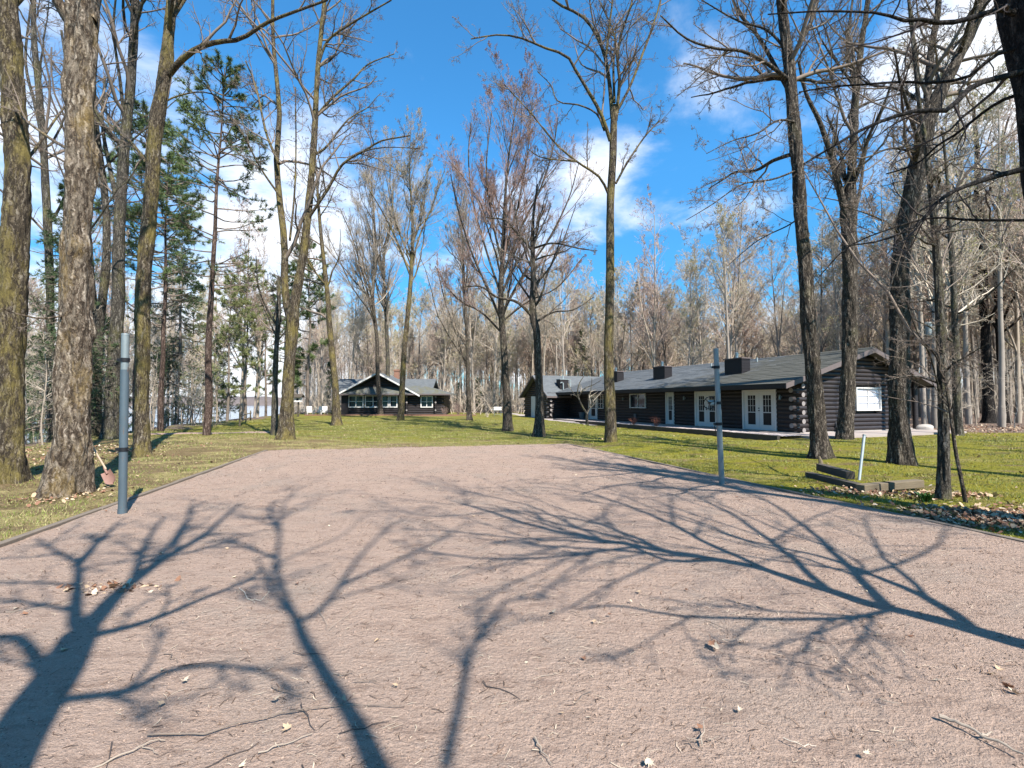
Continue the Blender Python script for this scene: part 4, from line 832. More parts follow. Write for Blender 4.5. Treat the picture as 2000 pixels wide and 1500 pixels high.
behind('tall tree to the right of the viewer casting the long slanting shadow',B3,[(0,0,0,.19),(1.2,0,0,.15)]+[(p[2],p[0]-B3[0],p[1]-B3[1],r) for p,r in zip(q,(.095,.088,.08,.072,.065))],
   [dict(p=[(1500,1112),(1380,1090),(1250,1070),(1120,1045),(1000,1015),(900,985)],r=(.07,.03),d=.3),
    dict(p=[(1900,1235),(1820,1172),(1720,1130),(1600,1085),(1450,1050),(1320,1005),(1200,985)],r=(.048,.016),d=-.9),
    dict(p=[(1740,1192),(1650,1208),(1480,1208),(1330,1204),(1200,1182),(1130,1190)],r=(.026,.010),d=.9),
    dict(p=[(1400,1093),(1300,1095),(1200,1060),(1080,1050),(960,1060)],r=(.04,.015),d=.8),
    dict(p=[(1500,1112),(1380,1060),(1260,1000),(1150,965),(1050,950)],r=(.05,.02),d=-.9),
    dict(p=[(1620,1150),(1500,1050),(1400,990),(1300,950),(1180,920)],r=(.04,.015),d=-1.2),
    dict(p=[(1740,1190),(1640,1090),(1560,1020),(1440,950),(1330,910)],r=(.045,.015),d=-1.4),
    dict(p=[(1250,1070),(1100,1085),(950,1090),(820,1075)],r=(.035,.012),d=.3),
    dict(p=[(1300,1078),(1150,1020),(1000,1000),(870,1010),(760,1000)],r=(.035,.012),d=-.3),
    dict(p=[(1180,1058),(1060,1000),(960,970),(860,950)],r=(.03,.015),d=-.5)],103,auto=0,
    lv=[(6,(14,36),(.4,.8),.0,.06,7,5),(7,(18,42),(.35,.7),.0,.09,5,3),(5,(30,55),(.35,.6),.03,.2,4,3)])
B4=np.array([9.2,1.0])
behind('broad crowned tree standing out of view beyond the right edge of the court',B4,[(0,0,0,.24),(4,0,.1,.2),(8,-.2,.2,.15),(12,-.3,.3,.1),(15,-.3,.4,.05)],[],104,auto=12)

for i,(bx_,by_,lab) in enumerate(((14.5,5.0,'tall bare tree out of view right of the court throwing shade stripes on the lawn'),(19.0,9.5,'second bare tree out of view to the right nearer the lodge'),(12.0,-3.0,'bare tree out of view behind and to the right of the viewer'),(23.0,15.0,'bare tree out of view beside the right woods'),(-9.5,-1.5,'bare tree out of view left of the viewer by the leftmost trunk'))):  # out-of-frame trees added so their shadows streak the lawn
    behind(lab,np.array([bx_,by_]),[(0,0,0,.24),(4,.1*i,.1,.2),(8,-.2,.2,.15),(12,-.3,.3,.1),(16,-.3+.2*i,.4,.05)],[],110+i,auto=12)
# ------------------------------------------------------------ background bare forest
rgF=np.random.default_rng(1234)
def forest_proto(i,H,style):
    rg=np.random.default_rng(500+i); root=bpy.data.objects.new('forest_tree',None); C.objects.link(root); root.empty_display_size=.2
    lean=rg.normal(0,.03,2); n=14; zs=np.linspace(0,H,n); w=np.cumsum(np.cumsum(rg.normal(0,.05,(n,2)),0)*.5,0)*.6
    P=np.stack([lean[0]*zs+w[:,0],lean[1]*zs+w[:,1],zs],-1); P[:,:2]-=P[0,:2]; r0=H*.0078*rg.uniform(.7,1.15); Rr=r0*(1-zs/H*.85); Rr=np.maximum(Rr,.02)
    Pt,Rt=resample(P,Rr,30); Pt[0,2]-=.15; parts=[tubes([(Pt[None],Rt[None]*np.where(np.arange(30)==1,1.25,1.0)[None],9)])]
    axes=[]; t0={0:.28,1:.38,2:.2,3:.32}[style]; U,Ur=resample(P[int(t0*(n-1)):],Rr[int(t0*(n-1)):],12)
    ang={0:(20,42),1:(18,38),2:(35,70),3:(25,50)}[style]; na={0:13,1:11,2:16,3:13}[style]
    a,r=spawn(U[None],Ur[None],na,rg,ang,(.7,1.25),.08,.09,10,.55,.0,1.0,.3,.012,absL=H*.30,taper=.55); parts.append(tubes([(a,r,6)])); axes=[(a[j],r[j]) for j in range(na)]+[]
    if style in(0,3):  # second leader
        b,rb=spawn(U[None],Ur[None],1,rg,(12,18),(.9,1.0),.1,.05,10,.8,.0,.1,.3,.012,absL=H*.5,taper=0); parts.append(tubes([(b,rb,7)])); axes.append((b[0],rb[0]))
    a2,r2=resample(U,Ur,10); axes.append((a2,r2*.7))
    PP=np.stack([x[0] for x in axes]); RR=np.stack([x[1] for x in axes]); groups=[]
    for (m,an,lr,up,wan,nn,k) in [(9,(22,50),(.28,.5),.10,.14,5,3),(8,(22,55),(.35,.6),.07,.16,4,3),(4,(20,55),(.4,.75),.05,.18,3,3)]:
        PP,RR=spawn(PP,RR,m,rg,an,lr,up,wan,nn,.6,.1,1.0,.4,.0115); groups.append((PP,RR,k))
    bk=[M['bark_far_grey'],M['bark_far_tan'],M['bark_far_dark']][i%3]
    V,Q=cat(parts); link('trunk',fmesh('trunk',V,Q),bk,root)
    V,Q=tubes(groups); mats=[[M['twig_pale'],M['twig_far'],M['twig_red_far']][(i//2)%3]]; bud=['bud_green','bud_pale','bud_green',None,'bud_red','bud_pale'][i%6]; T=None;mi=None
    if bud:
        bv,bt=buds(PP[:,-1],.045,rg); T=bt+len(V); V=np.concatenate([V,bv]); mats.append(M[bud]); mi=np.concatenate([np.zeros(len(Q)),np.ones(len(T))])
    link('crown',fmesh('crown',V,Q,T,True,mi),mats,root)
    return root,H
M['bark_far_grey']=plain('far_grey_bark',(.36,.305,.255),.9,.35,1.5,spec=.1)
M['bark_far_tan']=plain('far_tan_bark',(.42,.345,.27),.9,.35,1.5,spec=.1)
M['bark_far_dark']=plain('far_dark_bark',(.20,.16,.13),.9,.35,1.5,spec=.1)
M['twig_far']=plain('far_twig_brown',(.60,.49,.38),.9,.25,.6,spec=.1)
M['twig_red_far']=plain('far_twig_rosy',(.52,.40,.33),.9,.25,.6,spec=.1)
PROTO=[forest_proto(i,[18,20,17,19.5,21,15.5,18.5,17.5][i],[0,1,2,3,0,2,1,3][i]) for i in range(8)]
used=set()
LAB={'cabin':('pale bare forest tree in the woods behind the small far cabin','bare trees behind the far cabin'),
     'lodge':('bare forest tree in the dense woods behind the long log lodge','bare trees behind the lodge'),
     'right':('bare forest tree in the brown leafed woods right of the lodge','bare trees right of the lodge'),
     'left':('bare tree at the lake edge among the evergreens on the left','bare trees on the left shore')}
def place_tree(x,y,zone,scale=None,pi=None,rot=None):
    pi=int(rgF.integers(8)) if pi is None else pi
    root,H=PROTO[pi]
    o=root if pi not in used else copy_tree(root); used.add(pi)
    s=rgF.uniform(.82,1.15) if scale is None else scale
    o.location=(x,y,float(hgt(x,y))); o.scale=(s,s,s*rgF.uniform(.93,1.07)); o.rotation_euler=(0,0,rgF.uniform(0,6.28) if rot is None else rot)
    tag(o,LAB[zone][0],'tree',LAB[zone][1])
def clear_of_buildings(x,y):
    lx=(x-13.87)*.930+(y-23)*.366; ly=-(x-13.87)*.366+(y-23)*.93
    if -3<lx<11.5 and -2<ly<31: return False
    if -22<x<-4 and 47<y<65: return False
    return True
def scatter(n,test,zone,xr,yr,mind=1.9,sc=None):
    pts=[];tr=0
    while len(pts)<n and tr<40000:
        tr+=1; x=rgF.uniform(*xr); y=rgF.uniform(*yr)
        if not test(x,y) or not clear_of_buildings(x,y): continue
        if any((x-a)**2+(y-b)**2<mind**2 for a,b in pts): continue
        pts.append((x,y)); place_tree(x,y,zone,None if sc is None else rgF.uniform(*sc))
px_of=lambda x,y:1000+F*x/y
scatter(74,lambda x,y:620<px_of(x,y)<1060,'cabin',(-36,6),(62,100),2.0,(.85,1.15))
scatter(132,lambda x,y:1040<px_of(x,y)<1790 and ((x-13.87)*.930+(y-23)*.366)>12.5-(0 if y<50 else 30),'lodge',(0,80),(36,92),1.9,(.85,1.12))
scatter(62,lambda x,y:1780<px_of(x,y)<2080 and y>26,'right',(22,80),(27,72),1.9,(.95,1.3))
scatter(34,lambda x,y:-60<px_of(x,y)<640 and x<np.interp(y,CREST[:,0],CREST[:,1])+.5,'left',(-60,-16),(15,60),2.2,(.7,.95))

# the woods carry on behind the trees one can tell apart: one mass
def far_woods():
    rg=np.random.default_rng(4321); tmpl=[]
    for i in range(5):
        H=19; zs=np.linspace(0,H,8); P=np.stack([np.cumsum(rg.normal(0,.12,8)),np.cumsum(rg.normal(0,.12,8)),zs],-1); P[:,:2]-=P[0,:2]; a,r=resample(P,np.linspace(.17,.03,8),12)
        U,Ur=resample(P[3:],np.linspace(.14,.03,5),10); b,rb=spawn(U[None],Ur[None],14,rg,(20,50),(.7,1.2),.08,.12,6,.5,0,1,.3,.03,absL=5.5,taper=.5); c,rc=spawn(b,rb,6,rg,(20,50),(.3,.55),.08,.15,4,.6,.1,1,.4,.02); d,rd=spawn(c,rc,4,rg,(20,50),(.4,.65),.06,.15,3,.6,.1,1,.4,.018)
        tmpl.append((tubes([(a[None],r[None],6),(b,rb,4),(c,rc,3)]),tubes([(d,rd,3)])))
    VV=[];QQ=[];MI=[];off=0;cnt=0
    while cnt<900:
        x=rg.uniform(-75,190); y=rg.uniform(92,165) if x<75 else rg.uniform(60,150)
        if not(560<px_of(x,y)<2150): continue
        cnt+=1; t=tmpl[int(rg.integers(5))]; s=rg.uniform(.8,1.2); an=rg.uniform(0,6.28); ca,sa=math.cos(an)*s,math.sin(an)*s; z=float(hgt(x,y))-.3
        for k,(V,Q) in enumerate(t):
            W_=np.stack([V[:,0]*ca-V[:,1]*sa+x,V[:,0]*sa+V[:,1]*ca+y,V[:,2]*s+z],-1); VV.append(W_); QQ.append(Q+off); off+=len(V); MI.append(np.full(len(Q),k))
    # low brush between the trunks
    n=7000; x=rg.uniform(-60,150,n); y=rg.uniform(58,120,n); k=np.array([560<px_of(a,b)<2150 for a,b in zip(x,y)]); x=x[k];y=y[k]; n=len(x); z=hgt(x,y); P=np.zeros((n,5,3)); P[:,0]=np.stack([x,y,z-.1],-1); d=unit(np.concatenate([rg.normal(0,.45,(n,2)),np.ones((n,1))],1)); h=rg.uniform(1.2,7,n)
    for j in range(1,5): d=unit(d+rg.normal(0,.15,(n,3))); P[:,j]=P[:,j-1]+d*(h/4)[:,None]
    Rr=np.linspace(.035,.012,5)[None].repeat(n,0); B,BR=spawn(P,Rr,6,rg,(25,60),(.3,.6),.04,.15,4,.7,.2,1,.5,.016); V,Q=tubes([(P,Rr,3),(B,BR,3)]); VV.append(V);QQ.append(Q+off);MI.append(np.full(len(Q),1))
    o=link('far_woods',fmesh('far_woods',np.concatenate(VV),np.concatenate(QQ),None,True,np.concatenate(MI)),[M['bark_far_grey'],M['twig_pale']]); tag(o,'mass of bare woods closing the view far behind the buildings','woods',kind='stuff')
far_woods()
# ------------------------------------------------------------ conifers
def needles(P,rg,per,ln,w,spread):
    """P (N,n,3) twig polylines: needle sprays"""
    Np,n=P.shape[:2]; m=per; T=np.repeat(np.arange(Np),m); f=rg.uniform(.15,1,Np*m)*(n-1); i=np.minimum(f.astype(int),n-2); u=(f-i)[:,None]
    p=P[T,i]*(1-u)+P[T,i+1]*u; tan=unit(P[T,i+1]-P[T,i]); d=unit(tan+rg.normal(0,spread,(Np*m,3))); L_=ln*rg.uniform(.6,1.2,(Np*m,1)); e=unit(np.cross(d,rg.normal(size=(Np*m,3))))*w
    V=np.stack([p-e,p+e,p+d*L_],1).reshape(-1,3); return V,np.arange(3*Np*m).reshape(-1,3)
def conifer(H,kind,seed,name,nm='needle_dark'):
    rg=np.random.default_rng(seed); root=bpy.data.objects.new(name,None); C.objects.link(root); root.empty_display_size=.2
    zs=np.linspace(0,H,12); P=np.stack([np.cumsum(rg.normal(0,.04,12)),np.cumsum(rg.normal(0,.04,12)),zs],-1); P[:,:2]-=P[0,:2]; r0=H*.010; Rr=np.maximum(r0*(1-zs/H*.93),.02)
    Pt,Rt=resample(P,Rr,30); Pt[0,2]-=.15
    V,Q=tubes([(Pt[None],Rt[None],10)]); link('trunk',fmesh('trunk',V,Q),M['bark_pine' if kind=='pine' else 'bark_far_dark'],root)
    A=[];
    if kind=='spruce':
        nb=130; t=rg.uniform(.06,.985,nb)
        for ti in t:
            L_=(1-ti)**.8*H*.20+.25; az=rg.uniform(0,6.28); n=7; pts=[np.array([np.interp(ti*H,zs,P[:,0]),np.interp(ti*H,zs,P[:,1]),ti*H])]; d=np.array([math.cos(az),math.sin(az),-.05+.4*(ti>.8)])
            for j in range(n-1): d=d+np.array([0,0,-.06 if j<3 else .07])+rg.normal(0,.05,3); pts.append(pts[-1]+unit(d)*L_/(n-1))
            A.append(pts)
        A=np.array(A); AR=np.linspace(.03,.006,7)[None].repeat(len(A),0)
        B,BR=spawn(A,AR,11,rg,(40,70),(.22,.42),-.05,.10,4,.6,.12,1,.4,.006); Vn,Tn=needles(B,rg,24,.17,.012,.8); V2,T2=needles(A,rg,22,.18,.018,.8)
    else:
        nb=74; t=.36+.62*rg.random(nb)**.75 if kind=='pine' else rg.uniform(.15,.98,nb)
        for ti in t:
            L_=(1-abs(ti-.62)*.9)*H*.15*(1.0 if ti<.9 else .6); az=rg.uniform(0,6.28); n=7; pts=[np.array([np.interp(ti*H,zs,P[:,0]),np.interp(ti*H,zs,P[:,1]),ti*H])]; d=np.array([math.cos(az),math.sin(az),.05+.7*max(0,ti-.6)])
            for j in range(n-1): d=d+np.array([0,0,.07])+rg.normal(0,.12,3); pts.append(pts[-1]+unit(d)*L_/(n-1))
            A.append(pts)
        A=np.array(A); AR=np.linspace(.04,.01,7)[None].repeat(len(A),0)
        B,BR=spawn(A,AR,10,rg,(25,65),(.16,.38),.10,.12,4,.6,.35,1,.4,.007); sel=B if kind!='pine' else B[B[:,0,2]>H*(.45+.3*rg.random(len(B)))]
        Vn,Tn=needles(sel,rg,52,.20,.011,1.1); V2,T2=needles(A[:,4:],rg,24,.26,.024,.9)
    Vt,Qt=tubes([(A,AR,5),(B,BR,3)])
    V=np.concatenate([Vt,Vn,V2]); T=np.concatenate([Tn+len(Vt),T2+len(Vt)+len(Vn)]); mi=np.concatenate([np.zeros(len(Qt)),np.ones(len(T))])
    link('crown',fmesh('crown',V,Qt,T,True,mi),[M['twig'],M[nm]],root); return root
PR={'spruce':conifer(14,'spruce',61,'spruce_tree'),'spruce2':conifer(9,'spruce',62,'spruce_tree'),'pine':conifer(19,'pine',63,'red_pine_tree','needle_pine'),
    'pine2':conifer(15,'full',64,'white_pine_tree','needle_light'),'pine3':conifer(16,'pine',65,'red_pine_tree','needle_pine'),'spruce3':conifer(13,'full',66,'pine_tree','needle_pine')}
usedc=set()
def conif(key,px,Y,label,group,s=1.0,rot=0.0,top=None,H=None):
    o=PR[key] if key not in usedc else copy_tree(PR[key]); usedc.add(key); x=(px-1000)/F*Y; z=float(hgt(x,Y))
    if top is not None: # scale so that the tip reaches that height
        s=(at(px,top,Y)[2]-z)/H
    o.location=(x,Y,z); o.scale=(s,s,s); o.rotation_euler=(0,0,rot); tag(o,label,'tree',group); return o
GE='evergreens on the left shore'
conif('pine',405,21.5,'tall red pine with pinkish bare trunk and dark green top',GE,top=128,H=19,rot=.4)
conif('pine3',316,26,'slimmer pink barked pine left of the tall red pine',GE,top=300,H=16,rot=2)
conif('pine3',268,30,'dark topped pine partly hidden behind the mossy trunk with the arching limb',GE,top=215,H=16,rot=3.4)
conif('spruce',125,19,'dark spruce behind the gnarled trunk',GE,top=350,H=14)
conif('spruce',345,38,'full dark spruce right of the slimmer pine',GE,top=430,H=14,rot=4)
conif('pine2',480,40,'bushy pale green pine left of the double trunked tree',GE,top=500,H=15)
conif('pine2',445,36,'bushy pale pine right behind the tall red pine',GE,top=540,H=15,rot=2.2)
conif('spruce3',520,55,'dark green pine further back behind the thin stem',GE,top=560,H=13,rot=1)
conif('spruce3',600,58,'dark trunked pine beside the cabin with low green boughs',GE,top=470,H=13,rot=2.5)
conif('spruce2',425,45,'small green spruce at the foot of the red pine',GE,top=640,H=9,rot=5)
conif('spruce2',190,32,'short dark spruce low between the grey trunks',GE,top=600,H=9,rot=3)
conif('spruce2',20,30,'short dark spruce at the far left edge',GE,top=600,H=9,rot=1.4)
conif('pine2',375,50,'pale green bushy pine far behind at the lake edge',GE,top=560,H=15,rot=4)
conif('spruce3',560,66,'loose green pine behind the double trunked tree',GE,top=520,H=13,rot=.2)
conif('spruce2',85,24,'ragged short spruce near the left shore path',GE,top=640,H=9,rot=.5)
conif('spruce2',650,75,'green spruce beyond the left corner of the cabin',GE,top=700,H=9,rot=.3)
conif('spruce2',935,72,'small spruce right of the cabin in front of the bare woods','small spruces by the cabin',top=735,H=9,rot=.8)
conif('spruce2',895,78,'smaller spruce close to the cabin right corner','small spruces by the cabin',top=745,H=9,rot=2.8)
conif('spruce2',960,85,'farthest small spruce left of the grill','small spruces by the cabin',top=745,H=9,rot=4.3)
conif('spruce',1140,70,'lone spruce top rising behind the lodge far wing','evergreens behind the lodge',top=640,H=14,rot=.9)

# ------------------------------------------------------------ log building helpers
def logs(mb,axis,fixed,s0,s1,z0,ztop,r=.115,opens=(),prof=None,ext=(.0,.0),alt=0):
    i=0; rg=np.random.default_rng(int(abs(fixed*100+s0*10))+i)
    z=z0+r
    while z<ztop:
        e0=ext[0]*(1 if (i+alt)%2==0 else .25); e1=ext[1]*(1 if (i+alt)%2==0 else .25)
        a,b=s0-e0,s1+e1
        if prof:
            q=prof(z+r)
            if q is None: break
            a,b=max(a,q[0]),min(b,q[1])
            if b-a<.2: break
        segs=[(a,b)]
        for (o0,o1,oz0,oz1) in opens:
            if z>oz0-r*.6 and z<oz1+r*.6:
                ns=[]
                for (c,d) in segs:
                    if o1<=c or o0>=d: ns.append((c,d))
                    else:
                        if o0>c: ns.append((c,o0))
                        if o1<d: ns.append((o1,d))
                segs=ns
        for c,d in segs:
            rr=r*rg.uniform(1.0,1.06)
            p,q=((c,fixed,z),(d,fixed,z)) if axis=='x' else ((fixed,c,z),(fixed,d,z)); mb.cyl(p,q,rr,10,m=0,mc=1)
        z+=2*r*.93; i+=1
def P3(axis,fixed,s,z,o=0):  # o = offset outwards (negative side)
    return (s,fixed-o,z) if axis=='x' else (fixed-o,s,z)
def fbox(mb,axis,fixed,s0,s1,z0,z1,o0,o1,m=0):
    if axis=='x': mb.box(s0,s1,fixed-o1,fixed-o0,z0,z1,m)
    else: mb.box(fixed-o1,fixed-o0,s0,s1,z0,z1,m)
def window(root,axis,fixed,s0,s1,z0,z1,cols=2,rows=1,fw=.07,o=.14,trim='white',pane='glass',label=None,munt=.025):
    mb=MB(); fbox(mb,axis,fixed,s0,s1,z0,z0+fw,o-.12,o+.03); fbox(mb,axis,fixed,s0,s1,z1-fw,z1,o-.12,o+.03)
    fbox(mb,axis,fixed,s0,s0+fw,z0+fw,z1-fw,o-.12,o+.028); fbox(mb,axis,fixed,s1-fw,s1,z0+fw,z1-fw,o-.12,o+.028)
    f=mb.build('window',M[trim],root); 
    if label: f['label']=label
    g=MB(); fbox(g,axis,fixed,s0+fw*.8,s1-fw*.8,z0+fw*.8,z1-fw*.8,o-.10,o-.06); g.build('pane',M[pane],f)
    s=MB()
    for i in range(1,cols):
        c=s0+fw+(s1-s0-2*fw)*i/cols; w=munt*1.6; fbox(s,axis,fixed,c-w/2,c+w/2,z0+fw,z1-fw,o-.058,o-.02)
    for i in range(1,rows):
        c=z0+fw+(z1-z0-2*fw)*i/rows; fbox(s,axis,fixed,s0+fw,s1-fw,c-munt/2,c+munt/2,o-.058,o-.024)
    if cols>1 or rows>1: s.build('muntin',M[trim],f)
    return f
def door(root,axis,fixed,s0,s1,z0,z1,leaves=2,o=.12,fw=.09,label=None):
    mb=MB(); fbox(mb,axis,fixed,s0,s0+fw,z0,z1,o-.1,o+.035); fbox(mb,axis,fixed,s1-fw,s1,z0,z1,o-.1,o+.035); fbox(mb,axis,fixed,s0+fw,s1-fw,z1-fw,z1,o-.1,o+.033)
    f=mb.build('door',M['white_shade'],root)
    if label: f['label']=label
    w=(s1-s0-2*fw)/leaves
    for i in range(leaves):
        a=s0+fw+i*w+.006; b=s0+fw+(i+1)*w-.006; g0=z0+.28; g1=z1-fw-.20; sw=w*.24
        l=MB(); fbox(l,axis,fixed,a,a+sw,z0+.01,z1-fw-.005,o-.08,o-.03); fbox(l,axis,fixed,b-sw,b,z0+.01,z1-fw-.005,o-.08,o-.03)
        fbox(l,axis,fixed,a+sw,b-sw,z0+.01,g0,o-.08,o-.03); fbox(l,axis,fixed,a+sw,b-sw,g1,z1-fw-.005,o-.08,o-.03)
        lf=l.build('leaf',M['white_shade'],f)
        g=MB(); fbox(g,axis,fixed,a+sw-.01,b-sw+.01,g0-.01,g1+.01,o-.07,o-.055); g.build('pane',M['glass'],f)
        s=MB()
        mid=g0+(g1-g0)*.42; fbox(s,axis,fixed,a+sw,b-sw,mid-.022,mid+.022,o-.054,o-.022)
        gw=(b-a-2*sw)
        for j in (1,2): c=a+sw+gw*j/3; fbox(s,axis,fixed,c-.009,c+.009,mid+.022,g1,o-.054,o-.03)
        for j in (1,2): c=mid+(g1-mid)*j/2.6; fbox(s,axis,fixed,a+sw,b-sw,c-.009,c+.009,o-.054,o-.032)
        s.build('muntin',M['white_shade'],f)
        bl=MB(); fbox(bl,axis,fixed,a+sw+.005,b-sw-.005,g1-.14,g1,o-.053,o-.049); bl.build('blind',M['curtain'],f)
    h=MB(); c=s0+fw+w if leaves==2 else s0+fw+.09; 
    for zz in (1.02,1.15):
        p=np.array(P3(axis,fixed,c,z0+zz,o-.03)); q=np.array(P3(axis,fixed,c,z0+zz,o+.03)); h.cyl(p,q,.028,8)
    h.build('handle',M['black'],f)
    return f

# ------------------------------------------------------------ the long log lodge (local x = along the gable wall, y = along the front wall)
LA=np.array([13.87,23.0]); ANG=math.atan2(.366,.93)
def wt(px,x=0.0):  # along front wall from a pixel column, at local x
    a=(px-1000)/F; X0=LA[0]+.930*x; Y0=LA[1]+.366*x; return (X0-a*Y0)/(.366+a*.93)
def gx(px,y=0.0):
    a=(px-1000)/F; X0=LA[0]-.366*y; Y0=LA[1]+.93*y; return (a*Y0-X0)/(.93-.366*a)
def toW(x,y): return LA[0]+.93*x-.366*y, LA[1]+.366*x+.93*y
def zat(px,py,x,y): X,Y=toW(x,y); return at(px,py,Y)[2]
def lodge():
    root=thing('log_lodge','long low dark stained log lodge with mossy grey roof and white french doors','building',(LA[0],LA[1],0),ANG)
    FL=.12; WG=8.6; RX=4.9; RZ=4.40; EL=-1.5; EZ=2.47; ER=10.2; EZR=2.62; OH=-.65; LEN=23.0
    sl_=(RZ-EZ)/(RX-EL); sr=(RZ-EZR)/(ER-RX)
    roofz=lambda x: EZ+(x-EL)*sl_ if x<RX else RZ-(x-RX)*sr
    def prof(z):
        zz=z+.10
        if zz>RZ-.05: return None
        return ( -9 if zz<roofz(0) else EL+(zz-EZ)/sl_, 99 if zz<roofz(WG) else RX+(RZ-zz)/sr)
    d1=(wt(1519),wt(1453)); d2=(wt(1406),wt(1360)); d3=(wt(1319),wt(1303)); w1=(wt(1264),wt(1233)); d4=(wt(1169),wt(1152))
    w4=(wt(1152)-0.0,wt(1152)+.0)
    dz=FL+2.12
    # walls
    mb=MB(); opens=[(d1[0],d1[1],FL,dz),(d2[0],d2[1],FL,dz),(d3[0],d3[1],FL,dz),(w1[0],w1[1],1.15,2.2),(d4[0],d4[1],FL,dz)]
    logs(mb,'y',0,0,LEN,FL,roofz(0)-.08,.115,opens,None,(.38,.2)); mb.build('front_wall',[M['log'],M['log_end']],root,True)
    mb=MB(); gw=(gx(1666),gx(1714)); logs(mb,'x',0,0,WG,FL,RZ,.115,[(gw[0],gw[1],1.14,2.36)],prof,(.36,.1),alt=1); mb.build('gable_wall',[M['log'],M['log_end']],root,True)
    mb=MB(); logs(mb,'y',1.1,-.001,.001,FL,2.7,.115,(),None,(.30,.0)); 
    mb.build('cross_wall_end',[M['log'],M['log_end']],root,True)
    b=MB(); b.box(-.08,WG+.05,.10,LEN,FL,2.5) ; b.build('inner_wall',M['siding'],root)
    g=MB(); g.add([(.0,.09,2.4),(WG,.09,2.4),(WG,.09,roofz(WG)-.14),(RX,.09,RZ-.16),(0,.09,roofz(0)-.14)],[(0,1,2,3,4)]); g.build('gable_board',M['siding'],root)
    f=MB(); f.box(-.10,WG+.10,-.10,.3,-.2,FL-.005); f.box(-.09,.3,.301,LEN,-.2,FL-.01); f.build('foundation',M['foundation'],root)
    # roof
    r=MB(); th=.13
    NS=24
    def slabgrid(x0,z0,x1,z1,y0,y1):
        r.slab([(x0,y0,z0),(x0,y1,z0),(x1,y1,z1),(x1,y0,z1)] if x0>x1 else [(x0,y0,z0),(x1,y0,z1),(x1,y1,z1),(x0,y1,z0)],th)
    slabgrid(EL,EZ,RX,RZ,OH,LEN+1); slabgrid(RX,RZ,ER,EZR,OH,LEN+1)
    ro=r.build('roof',M['shingle_lodge'],root)
    # ragged shingle courses near the eave and rake, ridge cap
    rc=MB(); rc.slab([(RX-.16,OH-.01,RZ-.02),(RX,OH-.01,RZ+.045),(RX,LEN+1,RZ+.045),(RX-.16,LEN+1,RZ-.02)],.02); rc.slab([(RX,OH-.01,RZ+.045),(RX+.16,OH-.01,RZ-.02),(RX+.16,LEN+1,RZ-.02),(RX,LEN+1,RZ+.045)],.02); rc.build('ridge_cap',M['shingle_lodge'],ro)
    rg=np.random.default_rng(8); co_=MB()
    nc=20
    for i in range(nc):
        xa=EL+(RX-EL)*i/nc; za=EZ+(xa-EL)*sl_
        y=OH
        while y<LEN:
            L_=rg.uniform(.6,1.6); y2=min(LEN,y+L_); dx=rg.uniform(-.02,.04); t_=rg.uniform(.010,.028)
            xb=xa+(RX-EL)/nc*1.0; zb=EZ+(xb-EL)*sl_
            co_.add([(xa-dx,y,za+t_-dx*sl_),(xb,y,zb+.004),(xb,y2,zb+.004),(xa-dx,y2,za+t_-dx*sl_),(xa-dx,y,za-dx*sl_),(xa-dx,y2,za-dx*sl_)],[(0,1,2,3),(4,0,3,5)]); y=y2+.004
    co_.build('shingle_courses',M['shingle_lodge'],ro)
    # fascia boards
    fa=MB(); 
    fa.slab([(EL-.03,OH-.045,EZ-.015),(EL-.03,OH-.004,EZ-.015),(RX,OH-.004,RZ-.015),(RX,OH-.045,RZ-.015)],.24)
    fa.slab([(RX,OH-.045,RZ-.015),(RX,OH-.004,RZ-.015),(ER+.03,OH-.004,EZR-.015),(ER+.03,OH-.045,EZR-.015)],.24); fa.build('rake_board',M['fascia'],ro)
    fe=MB(); fe.box(EL-.04,EL-.003,OH,LEN+1,EZ-.24,EZ-.03); fe.box(ER+.003,ER+.04,OH,LEN+1,EZR-.22,EZR-.03); fe.build('eave_board',M['siding'],ro)
    so_=MB(); so_.slab([(EL,OH+.01,EZ-.16),(EL,LEN,EZ-.16),(0,LEN,roofz(0)-.16),(0,OH+.01,roofz(0)-.16)],.02); so_.build('soffit',M['siding'],ro)
    # chimneys
    for (px,px2,top,ztop) in ((1450,1420,700,4.18),(1299,1280,722,4.17),(1206,1190,733,4.15)):
        y0=wt(px,1.0); y1=y0+1.25; zb=roofz(1.0)-.1; c=MB(); c.box(1.0-.02,1.62,y0,y1,zb,ztop-.06); 
        for k in range(6):
            zz=zb+.25+k*.16
            if zz<ztop-.15: c.box(.985,1.635,y0-.012,y1+.012,zz,zz+.13)
        cc=c.build('chimney',M['siding'],ro); t=MB(); t.box(.93,1.69,y0-.06,y1+.06,ztop-.06,ztop); t.build('cap',M['fascia'],cc)
        p=MB(); m_=(1.3,(y0+y1)/2); p.cyl((*m_,ztop),(*m_,ztop+.22),.085,12); p.cyl((*m_,ztop+.22),(*m_,ztop+.26),.14,12); p.cyl((*m_,ztop+.26),(*m_,ztop+.34),.07,12); p.cyl((*m_,ztop+.34),(*m_,ztop+.37),.13,12,.04)
        p.build('flue',M['flue'],cc,True)
    v=MB()
    for (px,x) in ((1390,3.6),(1180,2.6),(1480,4.0)):
        y=wt(px,x); zz=roofz(x); v.cyl((x,y,zz-.05),(x,y,zz+.28),.05,10)
    v.build('vent_pipe',M['steel_pale'],ro,True)
    # openings
    door(root,'y',0,*d1,FL,dz,2,label='nearest white french door on the lodge front'); door(root,'y',0,*d2,FL,dz,2,label='second white french door behind the right post')
    door(root,'y',0,*d3,FL,dz,1,label='single white glazed door'); door(root,'y',0,*d4,FL,dz,1,label='farthest white glazed door beside a small window')
    window(root,'y',0,*w1,1.15,2.2,2,1,.06,.15)
    window(root,'y',0,d4[0]-.95,d4[0]-.05,1.05,dz,2,3,.05,.15)
